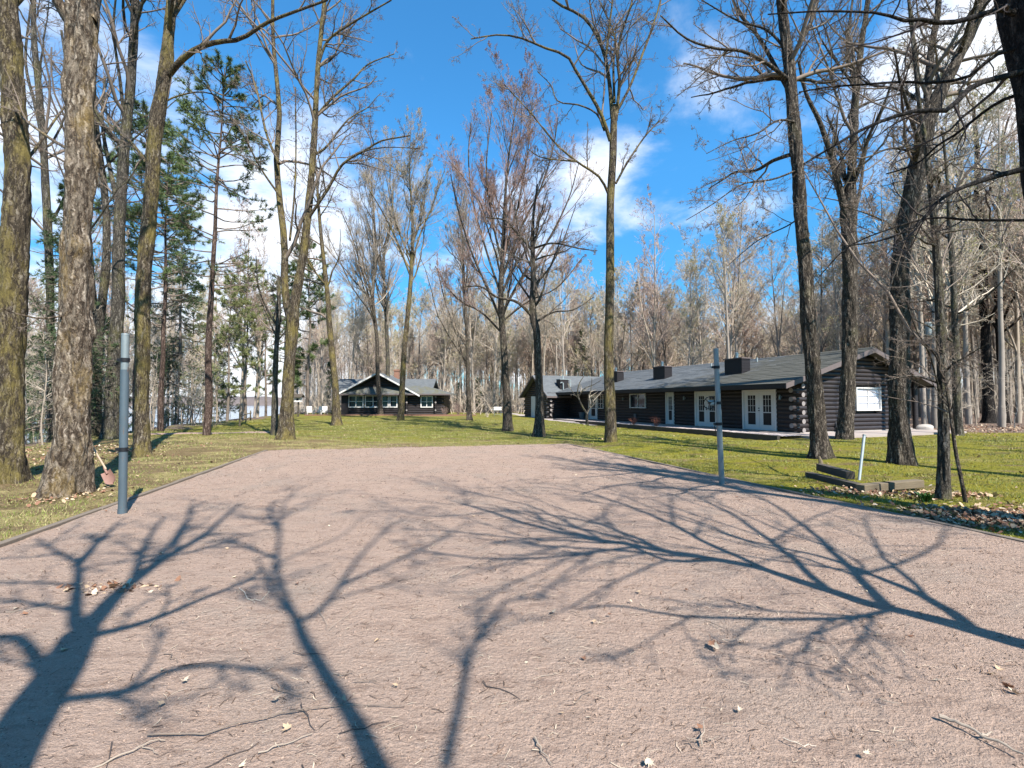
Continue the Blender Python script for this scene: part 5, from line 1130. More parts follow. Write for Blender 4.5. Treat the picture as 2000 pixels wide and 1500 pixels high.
    window(root,'x',0,gw[0],gw[1],1.14,2.36,2,3,.06,.15,pane='curtain',label='large gable window with white blinds and sun glare painted into the pane')  # white pane colour stands for the blinds plus sunlight reflected in the glass
    # lamps, vents, boxes
    for px in (1529,1341,1221):
        y=wt(px); l=MB(); l.box(-.17,-.11,y-.05,y+.05,1.78,1.9); l.cyl((-.23,y,1.72),(-.23,y,1.93),.06,10,.045); l.cyl((-.23,y,1.93),(-.23,y,1.99),.065,10,.01); l.box(-.24,-.15,y-.015,y+.015,1.86,1.89); l.build('wall_lamp',M['steel'],root,True)
    y=wt(1243); v=MB(); v.box(-.16,-.11,y-.14,y+.14,.35,.72); 
    for k in range(5): v.box(-.175,-.155,y-.12,y+.12,.39+k*.065,.415+k*.065)
    v.build('wall_vent',M['steel_blue'],root)
    # porch posts and beam on the right
    for yy in (.0,2.6,5.2):
        x=gx(1784); p=MB(); p.cyl((x+.1,yy,.1),(x+.1,yy,roofz(x)-.18),.13,12); p.build('porch_post',M['log'],root,True)
    p=MB(); p.box(WG,10.3,-.3,8,-.1,.10); p.build('porch_slab',M['foundation'],root)
    # far wing: ridge runs along local x
    WX0=-2.1; WY0=LEN; WD=5.6; RY=WY0+WD/2; wz=2.15; wr=4.22
    mb=MB(); logs(mb,'x',WY0,WX0,1.6,0.1,wz+.25,.115,(),None,(.3,.0)); 
    def prof2(z):
        zz=z+.1
        if zz>wr: return None
        return (-9,999) if zz<wz+.35 else (WY0-.5+(zz-wz)/((wr-wz)/(RY-WY0+.5)),WY0+WD+.5-(zz-wz)/((wr-wz)/(WD/2+.5)))
    logs(mb,'y',WX0,WY0,WY0+WD,.1,wr,.115,[(WY0+2.9,WY0+3.9,.1,2.15)],prof2,(.3,.3),alt=1); mb.build('wing_wall',[M['log'],M['log_end']],root,True)
    b=MB(); b.box(WX0+.1,8,WY0+.1,WY0+WD,0,2.3); b.add([(WX0+.09,WY0,2.2),(WX0+.09,WY0+WD,2.2),(WX0+.09,RY,wr-.15)],[(0,1,2)]); b.build('wing_inner_wall',M['siding'],root)
    door_=MB(); door_.box(WX0-.16,WX0-.05,WY0+2.9,WY0+3.9,.1,2.15); door_.build('side_door',M['white'],root)
    r=MB(); xo=WX0-.5; r.slab([(xo,WY0-.5,wz),(xo+14,WY0-.5,wz),(xo+14,RY,wr),(xo,RY,wr)],.12); r.slab([(xo,RY,wr),(xo+14,RY,wr),(xo+14,WY0+WD+.5,wz),(xo,WY0+WD+.5,wz)],.12)
    wro=r.build('wing_roof',M['shingle'],root)
    fb=MB(); fb.slab([(xo-.04,WY0-.52,wz),(xo-.003,WY0-.52,wz),(xo-.003,RY,wr),(xo-.04,RY,wr)],.2); fb.slab([(xo-.04,RY,wr),(xo-.003,RY,wr),(xo-.003,WY0+WD+.5,wz),(xo-.04,WY0+WD+.5,wz)],.2); fb.box(xo,xo+3.5,WY0-.54,WY0-.503,wz-.17,wz-.01); fb.build('fascia',M['fascia'],wro)
    # boxed vent with white pipes on the wing roof
    cx=-.75; cy=WY0+.5; zz=wz+(cy-WY0+.5)*(wr-wz)/(RY-WY0+.5); c=MB(); c.box(cx,cx+.9,cy,cy+.8,zz-.3,zz+.95); cb=c.build('chimney',M['siding'],wro)
    c=MB(); c.box(cx-.05,cx+.95,cy-.05,cy+.85,zz+.951,zz+1.0); 
    c.path([(cx+.25,cy-.15,zz-.1),(cx+.25,cy-.15,zz+.6),(cx+.1,cy-.15,zz+.68),(cx-.05,cy-.15,zz+.6)],.05,8); c.path([(cx+1.15,cy+.1,zz+.1),(cx+1.15,cy+.1,zz+.95)],.06,8); c.cyl((cx+.5,cy+.4,zz+1.0),(cx+.5,cy+.4,zz+1.35),.07,10); c.build('vent_pipe',M['steel_pale'],cb)
    # small lit rake end where the main eave dies into the wing
    return root
lodge()
def obj_local(root_ang,x,y): return toW(x,y)
# walk + gravel bed + retaining timber in front of the lodge
def lodge_apron():
    def W3(x,y,z): a=toW(x,y); return (a[0],a[1],z)
    mb=MB(); mb.slab([W3(-1.75,-2.2,.105),W3(-.05,-2.2,.09),W3(-.05,26,.09),W3(-1.75,26,.09)],.3); mb.slab([W3(-.04,-2.2,.088),W3(9.5,-2.2,.088),W3(9.5,-.12,.088),W3(-.04,-.12,.088)],.3)
    o=mb.build('concrete_walk',M['concrete']); tag(o,'concrete walk along the lodge wall','walk',kind='structure')
    # gravel bed as a lumpy sheet
    xs=np.linspace(-3.1,-1.76,12); ys=np.linspace(-1.6,20,160); X,Y=np.meshgrid(xs,ys); Wx=LA[0]+.93*X-.366*Y; Wy=LA[1]+.366*X+.93*Y
    rg=np.random.default_rng(4); Z=.115+rg.uniform(-.012,.02,X.shape)-.0*X; idx=np.arange(X.size).reshape(X.shape); Q=np.stack([idx[:-1,:-1],idx[:-1,1:],idx[1:,1:],idx[1:,:-1]],-1).reshape(-1,4)
    m,nt,p=mat('river_gravel'); tc=N(nt,'ShaderNodeTexCoord').outputs['Object']; vo=N(nt,'ShaderNodeTexVoronoi',inp={'Scale':9}); nt.links.new(tc,vo.inputs['Vector'])
    nt.links.new(mixc(nt,vo.outputs['Color'],(.20,.15,.13),(.78,.66,.60)),p.inputs['Base Color']); p.inputs['Roughness'].default_value=.9; bump(nt,p,vo.outputs['Distance'],1,.03)
    o=link('gravel_bed',fmesh('gravel_bed',np.stack([Wx,Wy,Z],-1).reshape(-1,3),Q),m); tag(o,'gravel planting bed beside the lodge walk','gravel bed',kind='structure')
    n=3; 
    for k in range(8):
        y0=-1.6+k*2.7; y1=y0+2.68; a=toW(-3.2,y0); t=MB(); t.box(-.08,.08,0,y1-y0,-.2,.15+.01*(k%2)); o=t.build('landscape_timber',M['timber_dark'],None,bevel=.012); o.location=(a[0],a[1],0); o.rotation_euler=(0,0,ANG)
        tag(o,'dark retaining timber edging the gravel bed before the lodge','timber','retaining timbers along the gravel bed')
lodge_apron()

# utility boxes on the gable wall, boulders
def local_thing(name,label,cat_,x,y,z,group=None):
    a=toW(x,y); return thing(name,label,cat_,(a[0],a[1],z),ANG,group)
t=local_thing('utility_box','white meter box low on the gable wall left of the leaning trunk','utility box',gx(1580),-.26,.45); b=MB(); b.box(-.17,.17,-.08,.10,0,.42); b.build('case',M['white'],t,bevel=.01); b=MB(); b.box(-.15,.15,-.095,-.081,.06,.36); b.cyl((.1,-.1,.2),(.1,-.115,.2),.015,8); b.build('cover',M['curtain'],t)
t=local_thing('utility_box','smaller white box low on the gable wall beside the forked trunk','utility box',gx(1628),-.26,.28); b=MB(); b.box(-.13,.13,-.08,.10,0,.32); b.build('case',M['white'],t,bevel=.01); b=MB(); b.path([(0,-.02,0),(0,-.02,-.28)],.02,8); b.build('conduit',M['steel_pale'],t)
for i,(px,py,s,lab) in enumerate(((1806,842,.38,'larger pale boulder lying by the lodge porch post'),(1795,838,.28,'smaller pale boulder tucked behind the porch corner'))):
    p=ground(px,py); b=MB(); b.ball((0,0,s*.35),s,18,12,noise=.06,seed=i+3,sc=(1.2,.9,.62)); o=b.build('boulder',M['stone'],None,True); o.location=(p[0],p[1],0); tag(o,lab,'boulder','boulders by the porch')

# ------------------------------------------------------------ far cabin
def cabin():
    Y0=53.0; zg=float(hgt(-14,53))-.02; X=lambda px,Y=Y0:(px-1000)/F*Y; Z=lambda py,Y=Y0:at(0,py,Y)[2]-0
    bx=X(770); root=thing('log_cabin','small dark log cabin with white windows across the lawn','building',(bx,Y0,0)); x=lambda px,Y=Y0:X(px,Y)-bx
    l,r=x(668),x(862); wt_=2.45; z0=.15
    pairs=[(681,711,772,796),(713.5,745,772,796),(761.5,777,772,796)]; ops=[(x(a),x(b),Z(d),Z(c)) for a,b,c,d in pairs]; ops.append((x(822),x(846),Z(796),Z(773)))
    ops.insert(2,(x(746),x(760),Z(796),Z(772)))
    mb=MB(); logs(mb,'x',0,l+.8,r,z0,wt_,.11,ops,None,(.0,.35)); 
    mb.build('front_wall',[M['log'],M['log_end']],root,True)
    # notched corner stacks
    for px in (796,852):
        c=MB(); z=z0+.1
        while z<2.4: c.cyl((x(px),-.40,z),(x(px),.3,z),.10,9,mc=(1 if int(z*10)%3==0 else 0)); z+=.215
        c.build('log_corner',[M['log'],M['log_end']],root,True)
    b=MB(); b.box(l+.02,r,.15,8,-.1,2.5); b.box(l,l+.8,-.2,.14,0,2.3); b.build('inner_wall',M['siding'],root)
    f=MB(); f.box(l,r+.2,-.06,.3,-.2,z0-.005); f.build('foundation',M['brick'],root)
    for a,bb,zb,zt in ops[:]:
        two=(bb-a)>1.1; f_=window(root,'x',0,a,bb,zb,zt,2 if two else 1,2,.11,.14,munt=.05)
    # roofs. front gable, ridge toward the viewer
    zp=Z(727,52.2); pk=x(737,52.2); le=x(663,52.2); ze=Z(767,52.2); k=(zp-ze)/(pk-le); re=pk+(pk-le)*1.12; zr=zp-(re-pk)*k
    R_=MB(); R_.slab([(le,-.9,ze),(pk,-.9,zp),(pk,5,zp),(le,5,ze)],.14); R_.slab([(pk,-.9,zp),(re,-.9,zr),(re,5,zr),(pk,5,zp)],.14)
    ro=R_.build('roof',M['shingle'],root)
    w=MB(); w.slab([(le,-.95,ze+.01),(le,-.903,ze+.01),(pk,-.903,zp+.01),(pk,-.95,zp+.01)],.19); w.slab([(pk,-.95,zp+.01),(pk,-.903,zp+.01),(re,-.903,zr+.01),(re,-.95,zr+.01)],.19); w.build('rake_board',M['white'],ro)
    gb=MB(); gb.add([(le+.3,.1,2.4),(re-.3,.1,2.4),(pk,.1,zp-.2)],[(0,1,2)])
    gb.build('gable_board',M['siding'],root)
    lg=MB(); kk=lambda z:((pk-(zp-z)/k),(pk+(zp-z)/k)); logs(lg,'x',.05,le,re,3.0,4.4,.11,(),lambda z:kk(z+.3) if z<zp-.5 else None); lg.build('gable_logs',[M['log'],M['log_end']],root,True)
    # pent roof over the front wall with a hip at the right
    st=Z(756,51.9)-.05; sb=Z(768.5,51.0); L0=l-.1; R0=x(876,51.0)
    P_=MB(); P_.slab([(L0,-.85,sb),(R0,-.85,sb),(x(826),.15,st+.25),(L0+1.3,.15,st+.25)],.10); P_.slab([(R0,-.85,sb),(R0,6,sb),(x(826),6,st+.25),(x(826),.15,st+.25)],.10); po=P_.build('pent_roof',M['shingle_moss'],root)
    w=MB(); w.box(L0,R0+.02,-.90,-.852,sb-.16,sb-.005); w.build('gutter',M['fascia'],po)
    s=MB(); s.box(L0,R0-.2,-.8,0,sb-.19,sb-.165); s.build('soffit',M['siding'],po)
    # cross gable behind
    zb_=Z(740,57.5); a0=x(662,57.5); a1=x(851,57.5); B=MB(); B.slab([(a0,2.0,2.9),(a1,2.0,2.9),(a1,4.8,zb_),(a0,4.8,zb_)],.13); B.slab([(a0,4.8,zb_),(a1,4.8,zb_),(a1,7.8,2.9),(a0,7.8,2.9)],.13); bo=B.build('rear_roof',M['shingle'],root)
    g=MB(); g.box(a1-.5,a1-.42,2.6,7,2.3,2.9); g.add([(a1-.4,2.4,2.9),(a1-.4,7.2,2.9),(a1-.4,4.8,zb_-.15)],[(0,1,2)]); g.build('rear_gable',M['siding'],root)
    c=MB(); cx=x(775,59); c.box(cx-.3,cx+.3,5.7,6.2,3.4,Z(725,59)); c.box(cx-.36,cx+.36,5.64,6.26,Z(725,59)+.002,Z(722,59)); c.build('chimney',M['brick'],bo)
    # terrace wall
    for (a,bb,lab) in ((595,668,'low brick terrace wall left of the cabin'),(668,930,'long low brick planting wall in front of the cabin')):
        b=MB(); W_=X(bb,50.4)-X(a,50.4); b.box(0,W_,0,.3,-.2,.22); b.box(-.01,W_+.01,-.03,.33,.222,.26); o=b.build('brick_wall',M['brick'],None,bevel=.01); o.location=(X(a,50.4),50.4,zg*0); tag(o,lab,'wall','low brick walls by the cabin')
cabin()

# ------------------------------------------------------------ net posts
def post(px,py,top_px,top_py,label,mat_lo,mat_hi,split,bands,wheel=False,r=.052):
    b=ground(px,py); t_=at(top_px,top_py,b[1]); root=thing('net_post',label,'post',(b[0],b[1],0),0,'steel net posts on the court'); ax=t_-b; L_=float(np.linalg.norm(ax)); 
    pt=lambda s:tuple(ax/L_*s)
    m=MB(); m.cyl(pt(-.1),pt(L_*split),r,24); m.build('lower_tube',M[mat_lo],root,True)
    m=MB(); m.cyl(pt(L_*split+.001),pt(L_),r*.92,24); m.cyl(pt(L_*.995),pt(L_*1.004),r*.97,24,r*.9); m.build('upper_tube',M[mat_hi],root,True)
    for s in bands:
        m=MB(); m.cyl(pt(L_*s-.028),pt(L_*s+.028),r*1.12,24); m.box(*(lambda p:(p[0]-r*2.0,p[0]-r*1.02,p[1]-.02,p[1]+.02,p[2]-.02,p[2]+.02))(pt(L_*s))); m.build('strap',M['rubber'],root,True)
    return root,ax,L_,b
root,ax,L_,b=post(239,1003,245,653,'blue grey net post at the left edge of the court','steel_blue','steel',.80,(.355,.855),r=.052)
m=MB(); m.cyl((0,0,0),(0,0,.07),.058,24); m.build('ground_sleeve',M['steel_blue'],root,True)
hk=MB(); p=np.array(ax)*.355; hk.path([p+np.array((.06,0,0)),p+np.array((.12,0,-.03)),p+np.array((.16,0,.02)),p+np.array((.14,0,.05))],.008,6); hk.build('hook',M['black'],root)
root,ax,L_,b=post(1410,946,1398,682,'pale galvanised net post with hand wheel at the right edge of the court','steel','steel',.55,(.445,.60,.865),r=.052)
p=np.array(ax)*.60; w=MB(); c=p+np.array((-.19,-.04,0)); n=20; pts=[c+np.array((.12*math.cos(a)*.9,-.03*math.sin(a),.12*math.sin(a))) for a in np.linspace(0,2*math.pi,n)]
w.path(pts,.009,6)
for a in (0.3,2.4,4.5): w.path([c,c+np.array((.11*math.cos(a),0,.12*math.sin(a)))],.007,6)
w.cyl(c+np.array((0,-.03,0)),c+np.array((0,.03,0)),.02,10); w.build('hand_wheel',M['black'],root)
w=MB(); w.box(p[0]-.16,p[0]-.045,-.03+p[1],.02+p[1],p[2]-.035,p[2]+.035); w.cyl(p+np.array((-.2,0,.03)),p+np.array((-.04,0,.03)),.018,8); w.build('winch_bracket',M['steel_pale'],root,bevel=.004)
p=np.array(ax)*.865; w=MB(); w.box(p[0]-.13,p[0]-.045,-.015,.015,p[2]-.012,p[2]+.012); w.build('net_hook',M['steel_pale'],root)
p=np.array(ax)*.445; w=MB(); w.path([p+np.array((-.06,-.01,0)),p+np.array((-.1,-.01,-.05)),p+np.array((-.07,-.01,-.15))],.009,6); w.build('rope_end',M['black'],root)

# ------------------------------------------------------------ shovel leaning on the gnarled tree
def shovel():
    base=ground(222,947); top=at(159,833,base[1]+.25); root=thing('shovel','long handled shovel with rusty blade leaning on the gnarled trunk','shovel',(base[0],base[1],0)); d=top-base; L_=np.linalg.norm(d); u=d/L_
    sh=u*.34+np.array((0,0,.03)); m=MB(); m.path([sh,u*L_*.5+np.array((0,0,.01)),u*L_],[.017,.016,.015],10); m.build('handle',M['ash_wood'],root,True)
    # blade: dished plate
    side=unit(np.cross(u,np.array([.25,-1,.1]))); nrm=unit(np.cross(side,u)); V=[];n=9;mr=7
    for j in range(n):
        t=j/(n-1); wd=.105*(1-.15*t) if t>.35 else .105*math.sin(math.pi/2*(t/.35))**.6*.95; 
        for i in range(mr):
            s=-1+2*i/(mr-1); V.append(u*(.02+.30*t)+side*s*max(wd,.012)+nrm*(.028*s*s))
    Vb=[v-nrm*.004 for v in V]; Q=[(j*mr+i,j*mr+i+1,(j+1)*mr+i+1,(j+1)*mr+i) for j in range(n-1) for i in range(mr-1)]
    m=MB(); m.add(V,Q); m.add(Vb,[tuple(reversed(q)) for q in Q]); m.path([u*.26+nrm*.01,u*.42+nrm*.0],[.022,.02],10); m.build('blade',M['rust'],root,True)
shovel()

# ------------------------------------------------------------ timbers, pipe
def beam(a,b,w,h,z,label,m):
    A=ground(*a); B=ground(*b); d=B-A; L_=float(np.linalg.norm(d)); t=MB(); t.box(0,L_,-w/2,w/2,0,h); o=t.build('timber_beam',M[m],None,bevel=.012); o.location=(A[0],A[1],z); o.rotation_euler=(0,0,math.atan2(d[1],d[0])); tag(o,label,'timber','old timbers lying on the lawn'); return o
beam((1602,931),(1662,950),.16,.15,.13,'dark square timber on top of the pile','timber_dark')
beam((1580,934),(1692,962),.17,.13,.0,'long dark timber under the top one','timber_dark')
beam((1680,962),(1736,956),.16,.14,.0,'short pale weathered timber in the middle of the row','timber_pale')
beam((1728,957),(1796,951),.17,.14,.0,'long pale weathered timber at the right end of the row','timber_pale')
pA=ground(1678,938); pB=at(1688,850,pA[1]+.25); t=thing('leaning_pipe','pale metal pipe stuck upright at a lean beside the timbers','pipe',(pA[0],pA[1],0)); d=pB-pA
m=MB(); m.cyl(-d*.08,d,.027,14); m.build('tube',M['steel_pale'],t,True); m=MB(); m.cyl(d*.985,d*1.01,.032,14); m.build('cap',M['steel'],t,True)
# root flare splinter
p=ground(1603,912); m=MB(); m.path([(0,0,-.03),(.02,.02,.12),(0,.05,.26)],[.055,.05,.02],7); o=m.build('wood_stump',M['timber_pale'],None,True); o.location=(p[0],p[1],0); tag(o,'small pale split stump at the foot of the leaning trunk','stump')

# ------------------------------------------------------------ small plants
def plant(px,py,n,h,label,spread=.12,m='green_leaf',name='leafy_plant',group=None,w=.012):
    p=ground(px,py); z=float(hgt(p[0],p[1])); rg=np.random.default_rng(int(px)); V=[];T=[]
    for i in range(n):
        a=rg.uniform(0,6.28); hh=h*rg.uniform(.6,1.1); b=np.array([rg.normal(0,spread*.3),rg.normal(0,spread*.3),0]); tip=b+np.array([math.cos(a)*spread,math.sin(a)*spread,hh]); e=np.array([-math.sin(a),math.cos(a),0])*w; mid=(b+tip)/2+np.array([0,0,hh*.15]); k=len(V)
        V+=[b-e*.5,b+e*.5,mid+e,mid-e,tip]; T+=[(k,k+1,k+2),(k,k+2,k+3),(k+3,k+2,k+4)]
    o=link(name,fmesh(name,V,None,T),M[m]); o.location=(p[0],p[1],z); tag(o,label,'plant',group)
plant(1808,978,60,.16,'clump of fresh green strap leaves at the edge of the leaf bed')
plant(1692,1148-0,8,.05,'small green weed sprouting in the shadow on the court at right',.03,w=.006)
plant(1580,1207,10,.03,'tiny grass tuft on the court under the long shadow',.05,w=.004)
plant(1440,1168,8,.04,'tiny green sprig beside the orange leaf on the court',.03,w=.004)
def shrub(px,py,Y,h,n,label,m='stem_red',group=None):
    rg=np.random.default_rng(int(px)+9); x=(px-1000)/F*Y; z=float(hgt(x,Y)) if Y>40 else .07; root=thing('bare_shrub',label,'shrub',(x,Y,z),0,group)
    P=[];
    for i in range(n):
        a=rg.uniform(0,6.28); d=np.array([math.cos(a)*.4,math.sin(a)*.4,1]); pts=[np.array([rg.normal(0,.05),rg.normal(0,.05),0])]
        for j in range(5): d=d+rg.normal(0,.12,3); pts.append(pts[-1]+unit(d)*h*rg.uniform(.8,1.1)/5)
        P.append(pts)
    P=np.array(P); Rr=np.linspace(.009,.003,6)[None].repeat(n,0); B,BR=spawn(P,Rr,5,rg,(25,50),(.3,.5),.05,.15,4,.7,.3,1,.5,.003)
    V,Q=tubes([(P,Rr,5)]); link('stem',fmesh('stem',V,Q),M[m],root); V,Q=tubes([(B,BR,3)]); link('twigs',fmesh('twigs',V,Q),M[m],root)
X1,Y1=toW(-2.4,wt(1237,-2.4)); shrub(px_of(X1,Y1),0,Y1,.55,22,'low red stemmed shrub in the gravel bed under the lodge window',group='red shrubs in the gravel bed')
X1,Y1=toW(-2.4,wt(1281,-2.4)); shrub(px_of(X1,Y1),0,Y1,.6,22,'low red stemmed shrub in the gravel bed before the single door',group='red shrubs in the gravel bed')
shrub(895,0,53,1.5,40,'tangled brown shrub against the right corner of the cabin','twig_red')
shrub(868,0,51,1.0,30,'lower brown bush at the cabin planting wall','twig_red')
shrub(952,0,47,.5,24,'scrubby bare bush left of the grill','twig_pale')
# ornamental small tree by the lodge
hero('orn','small forked ornamental tree in front of the far lodge doors',[(1147,829,7),(1146,815,6),(1146,808,5),(1138,795,4),(1131,780,3.5),(1128,765,3),(1132,748,2),(1140,735,1.5)],
     [dict(p=[(1147,808),(1152,795),(1160,780),(1172,768),(1185,758)],w=(4,2),d=.4),dict(p=[(1130,775),(1140,760),(1158,752),(1175,742)],w=(2.5,1.2),d=-.5),dict(p=[(1152,795),(1150,775),(1155,755),(1156,738)],w=(2.5,1.2),d=.3),dict(p=[(1131,780),(1118,765),(1108,748)],w=(2.5,1),d=.3)],
     bk='bark_grey',tw='twig_pale',seed=70,auto=0,group=None,lv=[(4,(30,60),(.3,.5),.1,.15,5,4),(3,(30,60),(.3,.5),.1,.15,4,3)],minr=.004,flare=.2,name='ornamental_tree')
# saplings at the left wood edge and right wood
rgP=np.random.default_rng(55)
def sapling_proto(i):
    rg=np.random.default_rng(900+i); root=bpy.data.objects.new('sapling',None); C.objects.link(root); H=4.5; zs=np.linspace(0,H,8); P=np.stack([np.cumsum(rg.normal(0,.08,8)),np.cumsum(rg.normal(0,.08,8)),zs],-1); P[:,:2]-=P[0,:2]; Rr=np.linspace(.03,.008,8); a,r=resample(P,Rr,16)
    V,Q=tubes([(a[None],r[None],6)]); link('trunk',fmesh('trunk',V,Q),M['bark_far_tan' if i else 'birch'],root)
    b,rb=spawn(a[None],r[None],14,rg,(35,75),(.5,1),.05,.14,6,.6,.15,1,.3,.005,absL=1.4,taper=.4); c,rc=spawn(b,rb,6,rg,(30,60),(.3,.5),.05,.15,4,.6,.2,1,.4,.004); e,re=spawn(c,rc,4,rg,(30,60),(.3,.5),.05,.15,3,.6,.2,1,.4,.004)
    V,Q=tubes([(b,rb,4),(c,rc,3),(e,re,3)]); link('crown',fmesh('crown',V,Q),M['twig_pale'],root); return root
M['birch']=bark('white_birch_bark',(.35,.33,.31),(.68,.66,.62),(.06,.05,.05),.3)
SP=[sapling_proto(i) for i in range(3)]; su=set()
def sap(x,y,lab,grp,i=None,s=None,tilt=0):
    i=int(rgP.integers(3)) if i is None else i; o=SP[i] if i not in su else copy_tree(SP[i]); su.add(i); s=s or rgP.uniform(.6,1.3); o.location=(x,y,float(hgt(x,y))-.02); o.scale=(s,s,s); o.rotation_euler=(tilt*.3,tilt,rgP.uniform(0,6.28)); tag(o,lab,'sapling',grp)
for i in range(60):
    Y=rgP.uniform(17,48); px=rgP.uniform(-20,520); x=(px-1000)/F*Y
    if x>np.interp(Y,CREST[:,0],CREST[:,1])+.3: x=np.interp(Y,CREST[:,0],CREST[:,1])-rgP.uniform(0,2)
    sap(x,Y,'thin sapling at the wooded lake edge on the left','saplings along the lake edge')
for i in range(34):
    Y=rgP.uniform(28,55); px=rgP.uniform(1830,2040); x=(px-1000)/F*Y; sap(x,Y,'thin understorey sapling in the woods on the right','saplings in the right woods')
for i in range(24):
    Y=rgP.uniform(58,75); px=rgP.uniform(880,1060); x=(px-1000)/F*Y; sap(x,Y,'thin understorey sapling between the cabin and the lodge','saplings between the buildings')
for (px,Y,t) in ((365,33,-.25),(385,35,-.3),(345,34,.05),(375,30,-.45),(55,20,.0)):
    x=(px-1000)/F*Y; sap(x,Y,'white birch leaning out over the lake shore','white birches on the shore',0,1.1,t)

# ------------------------------------------------------------ chairs, grill, bird feeder, fence, utility pole
def chair(X,Y,rz,label,m):
    root=thing('lawn_chair',label,'chair',(X,Y,.10),rz,'lawn chairs on the terrace left of the cabin')
    s=MB(); 
    for i in range(6): s.box(-.27,.27,-.28+i*.095,-.20+i*.095,.36-.008*i,.385-.008*i)
    s.build('seat',M[m],root)
    b=MB()
    for i in range(5):
        x=-.25+i*.105; b.slab([(x,.25,.30),(x+.09,.25,.30),(x+.09,.52,1.02),(x,.52,1.02)],.025,down=(0,1,0))
    b.build('backrest',M[m],root)
    for sx in (-1,1):
        a=MB(); a.box(sx*.34-.05,sx*.34+.05,-.35,.35,.56,.585); a.build('armrest',M[m],root)
        for yy in (-.27,.30):
            l=MB(); l.box(sx*.31-.02,sx*.31+.02,yy-.04,yy+.04,0,.558); l.build('leg',M[m],root)
for i,(px,rz,m,lab) in enumerate(((606,.6,'white','leftmost white lawn chair beside the dark pine'),(622,-.2,'steel_blue','grey lawn chair second on the terrace'),(634,.3,'white','white lawn chair nearest the cabin corner'),(643,-1.0,'black','dark sling lawn chair against the cabin corner'))):
    Y=51.5; chair((px-1000)/F*Y,Y,rz,lab,m)
def grill():
    Y=50; X=(972-1000)/F*Y; root=thing('charcoal_grill','white table like grill on legs standing on the far lawn','grill',(X,Y,.08)); h=MB(); h.box(-.42,.42,-.25,.25,.62,.80); h.slab([(-.42,-.25,.99),(.42,-.25,.99),(.42,.25,.99),(-.42,.25,.99)],.18); h.build('hood',M['white'],root,bevel=.04)
    for sx in (-1,1):
        for sy in (-1,1): l=MB(); l.cyl((sx*.36,sy*.2,0),(sx*.36,sy*.2,.62),.02,8); l.build('leg',M['steel'],root)
    s=MB(); s.box(-.75,-.43,-.2,.2,.74,.77); s.build('side_shelf',M['white'],root); s=MB(); s.box(-.36,.36,-.18,.18,.18,.2); s.build('lower_shelf',M['steel'],root)
grill()
def feeder():
    Y=49; X=(583-1000)/F*Y; root=thing('bird_feeder','white bird feeder house with dark roof on a post by the dark pine','bird feeder',(X,Y,.05)); p=MB(); p.box(-.06,.06,-.06,.06,-.1,1.55); p.build('post',M['timber_dark'],root)
    b=MB(); b.box(-.38,.38,-.25,.25,1.552,1.58); b.box(-.32,.32,-.2,.2,1.582,2.05); h=b.build('house',M['white'],root); b=MB(); b.box(-.12,.12,-.215,-.202,1.7,1.92); b.build('opening',M['black'],h)
    r=MB(); r.slab([(-.5,-.42,2.05),(.5,-.42,2.05),(.5,0,2.38),(-.5,0,2.38)],.04); r.slab([(-.5,0,2.38),(.5,0,2.38),(.5,.42,2.05),(-.5,.42,2.05)],.04); r.build('roof',M['timber_dark'],root)
feeder()
def railfence():
    A=ground(468,833); B=ground(489,822); d=B-A; L_=float(np.linalg.norm(d[:2])); root=thing('rail_fence','short weathered rail fence on the left crest of the lawn','fence',(A[0],A[1],float(hgt(A[0],A[1]))),math.atan2(d[1],d[0]))
    for xx in (0,L_/2,L_): p=MB(); p.cyl((xx,0,-.2),(xx,0,.85),.06,9,.05); p.build('post',M['timber_pale'],root,True)
    for zz in (.3,.65):
        r=MB(); r.path([(0,-.06,zz),(L_/2,-.07,zz+.03),(L_,-.06,zz)],.04,8); r.build('rail',M['timber_pale'],root,True)
railfence()
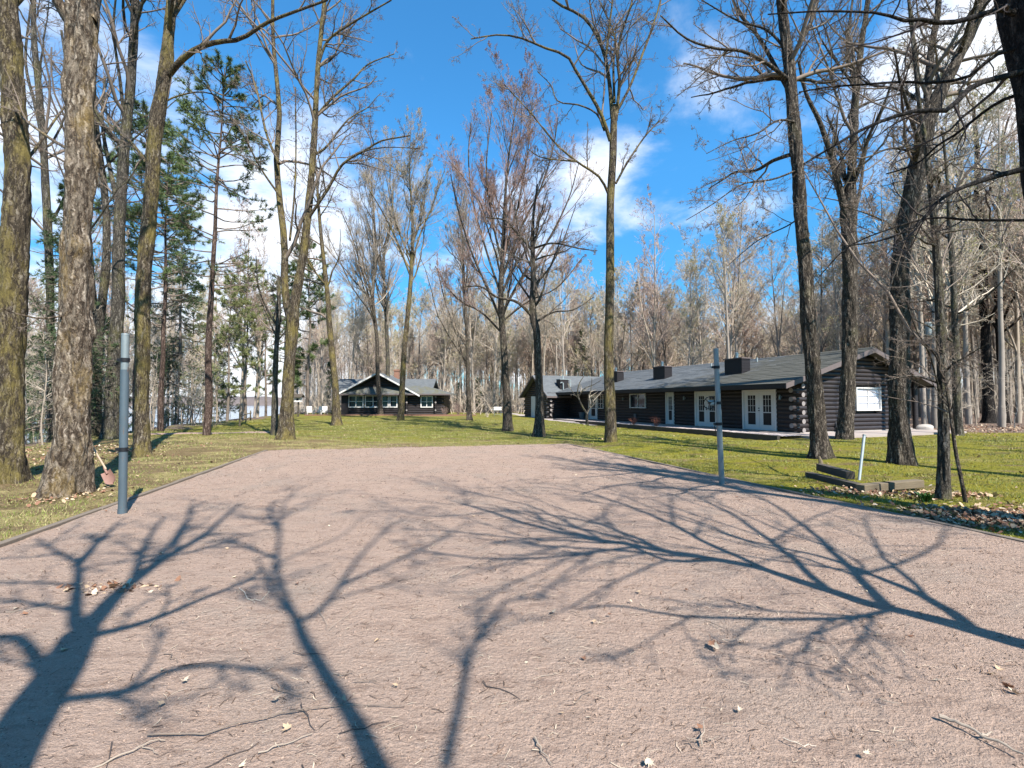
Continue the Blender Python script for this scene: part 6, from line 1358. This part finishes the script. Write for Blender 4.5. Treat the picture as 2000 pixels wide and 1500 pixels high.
def upole():
    Y=31; X=(1803-1000)/F*Y; root=thing('utility_pole','slim grey utility pole with a transformer behind the lodge porch','utility pole',(X,Y,0)); z=lambda py:at(1803,py,Y)[2]
    p=MB(); p.cyl((0,0,-.3),(0,0,z(560)),.15,14,.11); p.build('pole',M['bark_far_grey'],root,True)
    t=MB(); t.cyl((.36,-.12,z(655)),(.36,-.12,z(633)),.22,16); t.cyl((.36,-.12,z(633)),(.36,-.12,z(630)),.24,16,.15); tr=t.build('transformer',M['steel'],root,True)
    t=MB(); t.cyl((.28,-.12,z(630)),(.28,-.12,z(623)),.04,8); t.cyl((.45,-.12,z(630)),(.45,-.12,z(623)),.04,8); t.build('bushing',M['brick'],tr,True); t=MB(); t.box(.08,.36,-.15,-.05,z(645)-.03,z(645)+.03); t.build('bracket',M['steel'],tr)
upole()
# garden hose reel, buckets by the lodge far door
X1,Y1=toW(-.5,wt(1137,-.5)); t=thing('planter_pot','round dark planter pot against the lodge wall','planter',(X1,Y1,.09)); m=MB(); m.cyl((0,0,0),(0,0,.55),.22,16,.30); m.build('pot',M['steel_blue'],t,True); m=MB(); m.cyl((0,0,.552),(0,0,.60),.33,16); m.build('rim',M['steel_blue'],t,True)
X1,Y1=toW(-2.6,wt(1180-103,-2.6)); 
X1,Y1=toW(-2.0,wt(1079,-2.0)); t=thing('path_light','small upright path light beside the far concrete path','path light',(X1,Y1,.05)); m=MB(); m.cyl((0,0,0),(0,0,.5),.025,8); m.build('stake',M['black'],t,True); m=MB(); m.cyl((0,0,.5),(0,0,.6),.06,12,.09); m.build('lamp_head',M['black'],t,True)
# unused prototypes never placed would sit at the origin: all are placed above
for i,(r_,h_) in enumerate(PROTO):
    if i not in used: place_tree(rgF.uniform(0,20),rgF.uniform(75,90),'lodge',1,i)

for nt,p in ALLM:
    i=p.inputs['Base Color']
    if i.is_linked:
        src=i.links[0].from_socket; m=N(nt,'ShaderNodeMix',data_type='RGBA',blend_type='MULTIPLY'); m.inputs[0].default_value=1; m.inputs[7].default_value=(REFL,REFL,REFL,1); nt.links.new(src,m.inputs[6]); nt.links.new(m.outputs[2],i)
